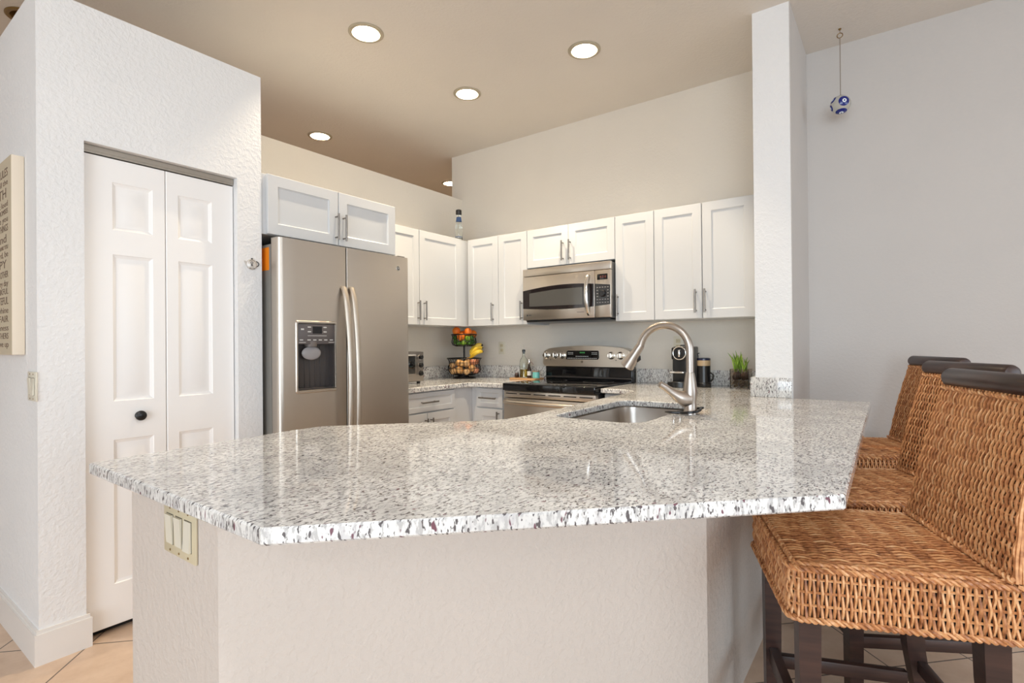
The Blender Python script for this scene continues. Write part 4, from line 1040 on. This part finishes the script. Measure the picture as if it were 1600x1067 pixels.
# ------------------------------------------------------------------ wicker bar stools
SW, SDp, SZ, STH = 0.507, 0.497, 0.674, 0.134
def stool():
    t = thing('bar_stool', 'x', 'stool')
    rc = 0.035; hx, hy = SW/2, SDp/2
    # dark backing box
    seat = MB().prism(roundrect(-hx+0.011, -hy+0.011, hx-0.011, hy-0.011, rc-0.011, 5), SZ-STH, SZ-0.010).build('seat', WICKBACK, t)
    zt = SZ-0.005; p = 0.042; a = 0.0034
    mb = MB(); ns = 58
    for i in range(ns):
        x = -hx+0.012+(SW-0.024)*i/(ns-1)
        edge = max(0.0, abs(x)-(hx-rc)); yy = hy-0.006-(rc-math.sqrt(max(0, rc*rc-edge*edge)))
        m = 48
        jit = random.uniform(-0.0006, 0.0006)
        pts = [(x+jit, -yy+2*yy*k/m, zt+a*math.cos(PI*(-yy+2*yy*k/m)/p+PI*(i % 2)) + 0.006*(1-(x/hx)**2)*(1-((-yy+2*yy*k/m)/hy)**2)) for k in range(m+1)]
        mb.tube(pts, 0.0037, 5, caps=False)
    for j in range(11):
        y = (j-5)*p
        mb.tube([(-hx+0.012, y, zt-0.0005), (0, y, zt+0.0055*(1-(y/hy)**2)), (hx-0.012, y, zt-0.0005)], 0.0034, 5)
    mb.build('seat_top_weave', WICK, seat)
    # side band: upright strands round the perimeter
    per = roundrect(-hx, -hy, hx, hy, rc, 6)
    P = [Vector(q) for q in per]; segs = [(P[i], P[(i+1) % len(P)]) for i in range(len(P))]
    tot = sum((b-a_).length for a_, b in segs); nst = int(tot/0.0088); nst -= nst % 2
    def at(d):
        d %= tot
        for a_, b in segs:
            l = (b-a_).length
            if d <= l and l > 0: u = (b-a_)/l; return a_+u*d, Vector((u.y, -u.x))
            d -= l
        return P[0], Vector((0, -1))
    mb = MB(); ps = 0.0315; zb = SZ-STH+0.006; zz = SZ-0.012
    for i in range(nst):
        c, n_ = at(tot*i/nst); m = 14; pts = []
        for k in range(m+1):
            z = zb+(zz-zb)*k/m; o_ = -0.0048+0.0046*math.cos(PI*(z-zb)/ps+PI*(i % 2))
            pts.append((c.x+n_.x*o_, c.y+n_.y*o_, z))
        mb.tube(pts, 0.0039, 5, caps=False)
    for k in range(1, 5):
        if zb+k*ps < zz: mb.tube([(q[0], q[1], zb+k*ps) for q in roundrect(-hx+0.0048, -hy+0.0048, hx-0.0048, hy-0.0048, rc-0.004, 5)], 0.0032, 5, closed=True)
    mb.build('seat_side_weave', WICK, seat)
    def braid(path, R_, r_, pitch, closed):
        Q = [Vector(q) for q in path]; n = len(Q)
        # resample
        sg = [(Q[i], Q[(i+1) % n]) for i in range(n if closed else n-1)]
        T = sum((b-a_).length for a_, b in sg); m = max(8, int(T/0.0045)); turns = max(1, round(T/pitch))
        def pt(d):
            for a_, b in sg:
                l = (b-a_).length
                if d <= l+1e-9 and l > 0: return a_+(b-a_)*(d/l), (b-a_).normalized()
                d -= l
            return Q[-1], (sg[-1][1]-sg[-1][0]).normalized()
        mbb = MB()
        for ph in (0, PI):
            out = []
            for k in range(m if closed else m+1):
                c, tg = pt(T*k/m); s1 = tg.orthogonal().normalized()
                if abs(tg.z) < 0.9: s1 = Vector((0, 0, 1)); s1 = (s1-tg*s1.dot(tg)).normalized()
                s2 = tg.cross(s1); w = 2*PI*turns*k/m+ph
                out.append(c+s1*(R_*math.cos(w))+s2*(R_*math.sin(w)))
            mbb.tube(out, r_, 6, closed=closed)
        return mbb
    def z3(poly, z): return [(q[0], q[1], z) for q in poly]
    braid(z3(roundrect(-hx+0.001, -hy+0.001, hx-0.001, hy-0.001, rc, 6), SZ-0.009), 0.0042, 0.0048, 0.032, True).build('braid', WICK, seat)
    braid(z3(roundrect(-hx+0.014, -hy+0.014, hx-0.014, hy-0.014, rc*0.7, 6), SZ-0.002), 0.0036, 0.0042, 0.030, True).build('braid', WICK, seat)
    braid(z3(roundrect(-hx-0.001, -hy-0.001, hx+0.001, hy+0.001, rc, 6), SZ-STH+0.004), 0.0042, 0.0048, 0.030, True).build('braid', WICK, seat)
    # backrest: woven panel, narrower at the top, leaning and gently curved
    zb0, zb1 = SZ+0.002, 1.083
    def bw(s): return 0.5*(0.512-0.088*(s**0.7))
    def by(s): return -hy+0.046-0.085*s+0.045*s*s*0.0-0.022*math.sin(PI*s)*-1*0.4
    hgt = zb1-zb0; thk = 0.036
    back = MB()
    nz = 12; verts = []
    for k in range(nz+1):
        s = k/nz; z = zb0+hgt*s; w = bw(s)-0.006
        verts.append([back.v((-w, by(s)-0.009, z)), back.v((w, by(s)-0.009, z)), back.v((w, by(s)-thk+0.009, z)), back.v((-w, by(s)-thk+0.009, z))])
    for A, B in zip(verts, verts[1:]):
        for q in range(4): back.f((A[q], A[(q+1) % 4], B[(q+1) % 4], B[q]))
    back.f(verts[0][::-1]); back.f(verts[-1])
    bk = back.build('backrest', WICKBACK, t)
    for sgn, nm in ((0, 'front_weave'), (1, 'rear_weave')):
        mb = MB(); nb = 54; pb = 0.034
        for i in range(nb):
            f_ = -1+2*i/(nb-1); m = 46; pts = []
            for k in range(m+1):
                s = k/m; z = zb0+hgt*s; wv = 0.0046*math.cos(PI*(z-zb0)/pb+PI*(i % 2))
                y = by(s)-0.003+wv if sgn == 0 else by(s)-thk+0.003-wv
                pts.append((f_*(bw(s)-0.004), y, z))
            mb.tube(pts, 0.0033, 5, caps=False)
        for j in range(1, 12):
            s = j*pb/hgt
            if s < 0.99:
                y = by(s)-0.0042 if sgn == 0 else by(s)-thk+0.0042
                mb.tube([(-bw(s)+0.004, y, zb0+j*pb), (bw(s)-0.004, y, zb0+j*pb)], 0.0034, 5)
        mb.build(nm, WICK, bk)
    for sx in (-1, 1):
        mb = MB()
        for i in range(5):
            yo = -0.004-(thk-0.008)*i/4
            mb.tube([(sx*(bw(k/16)-0.001+0.0015*math.cos(PI*k/2+PI*(i % 2))), by(k/16)+yo, zb0+hgt*k/16) for k in range(17)], 0.0046, 5)
        mb.build('edge_weave', WICK, bk)
    braid([(-bw(0)-0.002, by(0)+0.003, zb0+0.006), (bw(0)+0.002, by(0)+0.003, zb0+0.006)], 0.0042, 0.0046, 0.03, False).build('braid', WICK, bk)
    for yo in (0.001, -thk-0.001):
        braid([(-bw(1)-0.002, by(1)+yo, zb1-0.010), (bw(1)+0.002, by(1)+yo, zb1-0.010)], 0.004, 0.0044, 0.028, False).build('braid', WICK, bk)
    # dark rounded top rail
    yr = by(1)-thk/2; L_ = 0.216; rr = 0.029
    mb = MB(); mb.lathe([(0.0, -L_), (rr*0.55, -L_), (rr*0.86, -L_+0.004), (rr, -L_+0.014), (rr, L_-0.014), (rr*0.86, L_-0.004), (rr*0.55, L_), (0.0, L_)], (0, yr, zb1+0.021), 24, 'x')
    mb.build('top_rail', ESP, t)
    # frame
    zl = SZ-STH-0.001
    MB().box(-hx+0.03, -hy+0.03, zl-0.012, hx-0.03, hy-0.03, zl).build('seat_base', ESP, t, smooth=False)
    for sx in (-1, 1):
        def leg(pts, w0, w1):
            mb = MB(); n = len(pts)
            rg_ = []
            for k, (x, y, z) in enumerate(pts):
                w = (w0+(w1-w0)*k/(n-1))/2; rg_.append([mb.v((x-w, y-w, z)), mb.v((x+w, y-w, z)), mb.v((x+w, y+w, z)), mb.v((x-w, y+w, z))])
            for A, B in zip(rg_, rg_[1:]):
                for q in range(4): mb.f((A[q], A[(q+1) % 4], B[(q+1) % 4], B[q]))
            mb.f(rg_[0]); mb.f(rg_[-1][::-1])
            return mb.build('leg', ESP, t, smooth=False)
        leg([(sx*0.205, 0.198, zl-0.012), (sx*0.205, 0.198, 0.0)], 0.050, 0.042)
        leg([(sx*0.205, -0.185, zl-0.012), (sx*0.205, -0.187, 0.42), (sx*0.205, -0.197, 0.28), (sx*0.205, -0.218, 0.14), (sx*0.205, -0.250, 0.0)], 0.052, 0.042)
        MB().box(sx*0.205-0.012, -0.178, 0.165, sx*0.205+0.012, 0.176, 0.205, 0.002).build('stretcher', ESP, t)
    MB().box(-0.183, 0.183, 0.185, 0.183, 0.211, 0.235, 0.002).build('footrest', ESP, t)
    MB().box(-0.183, -0.222, 0.215, 0.183, -0.198, 0.250, 0.002).build('stretcher', ESP, t)
    return t
def copy_tree(o, parent=None):
    c = o.copy(); C.objects.link(c)
    if parent is not None: c.parent = parent
    for ch in list(o.children): copy_tree(ch, c)
    return c
s1 = stool()
kids = s1
spots = [((1.759, 0.074), 0.370, 'woven brown wicker bar stool closest to the camera under the counter corner'),
         ((2.433, 0.054), 0.511, 'woven brown wicker bar stool in the middle of the row of three'),
         ((3.280, 0.105), 0.456, 'woven brown wicker bar stool farthest along the counter by the wall')]
for i, ((x, y), r_, lab) in enumerate(spots):
    o = s1 if i == 0 else copy_tree(s1)
    o.location = (x, y, 0); o.rotation_euler = (0, 0, r_); o['label'] = lab; o['group'] = 'wicker bar stools along the counter'
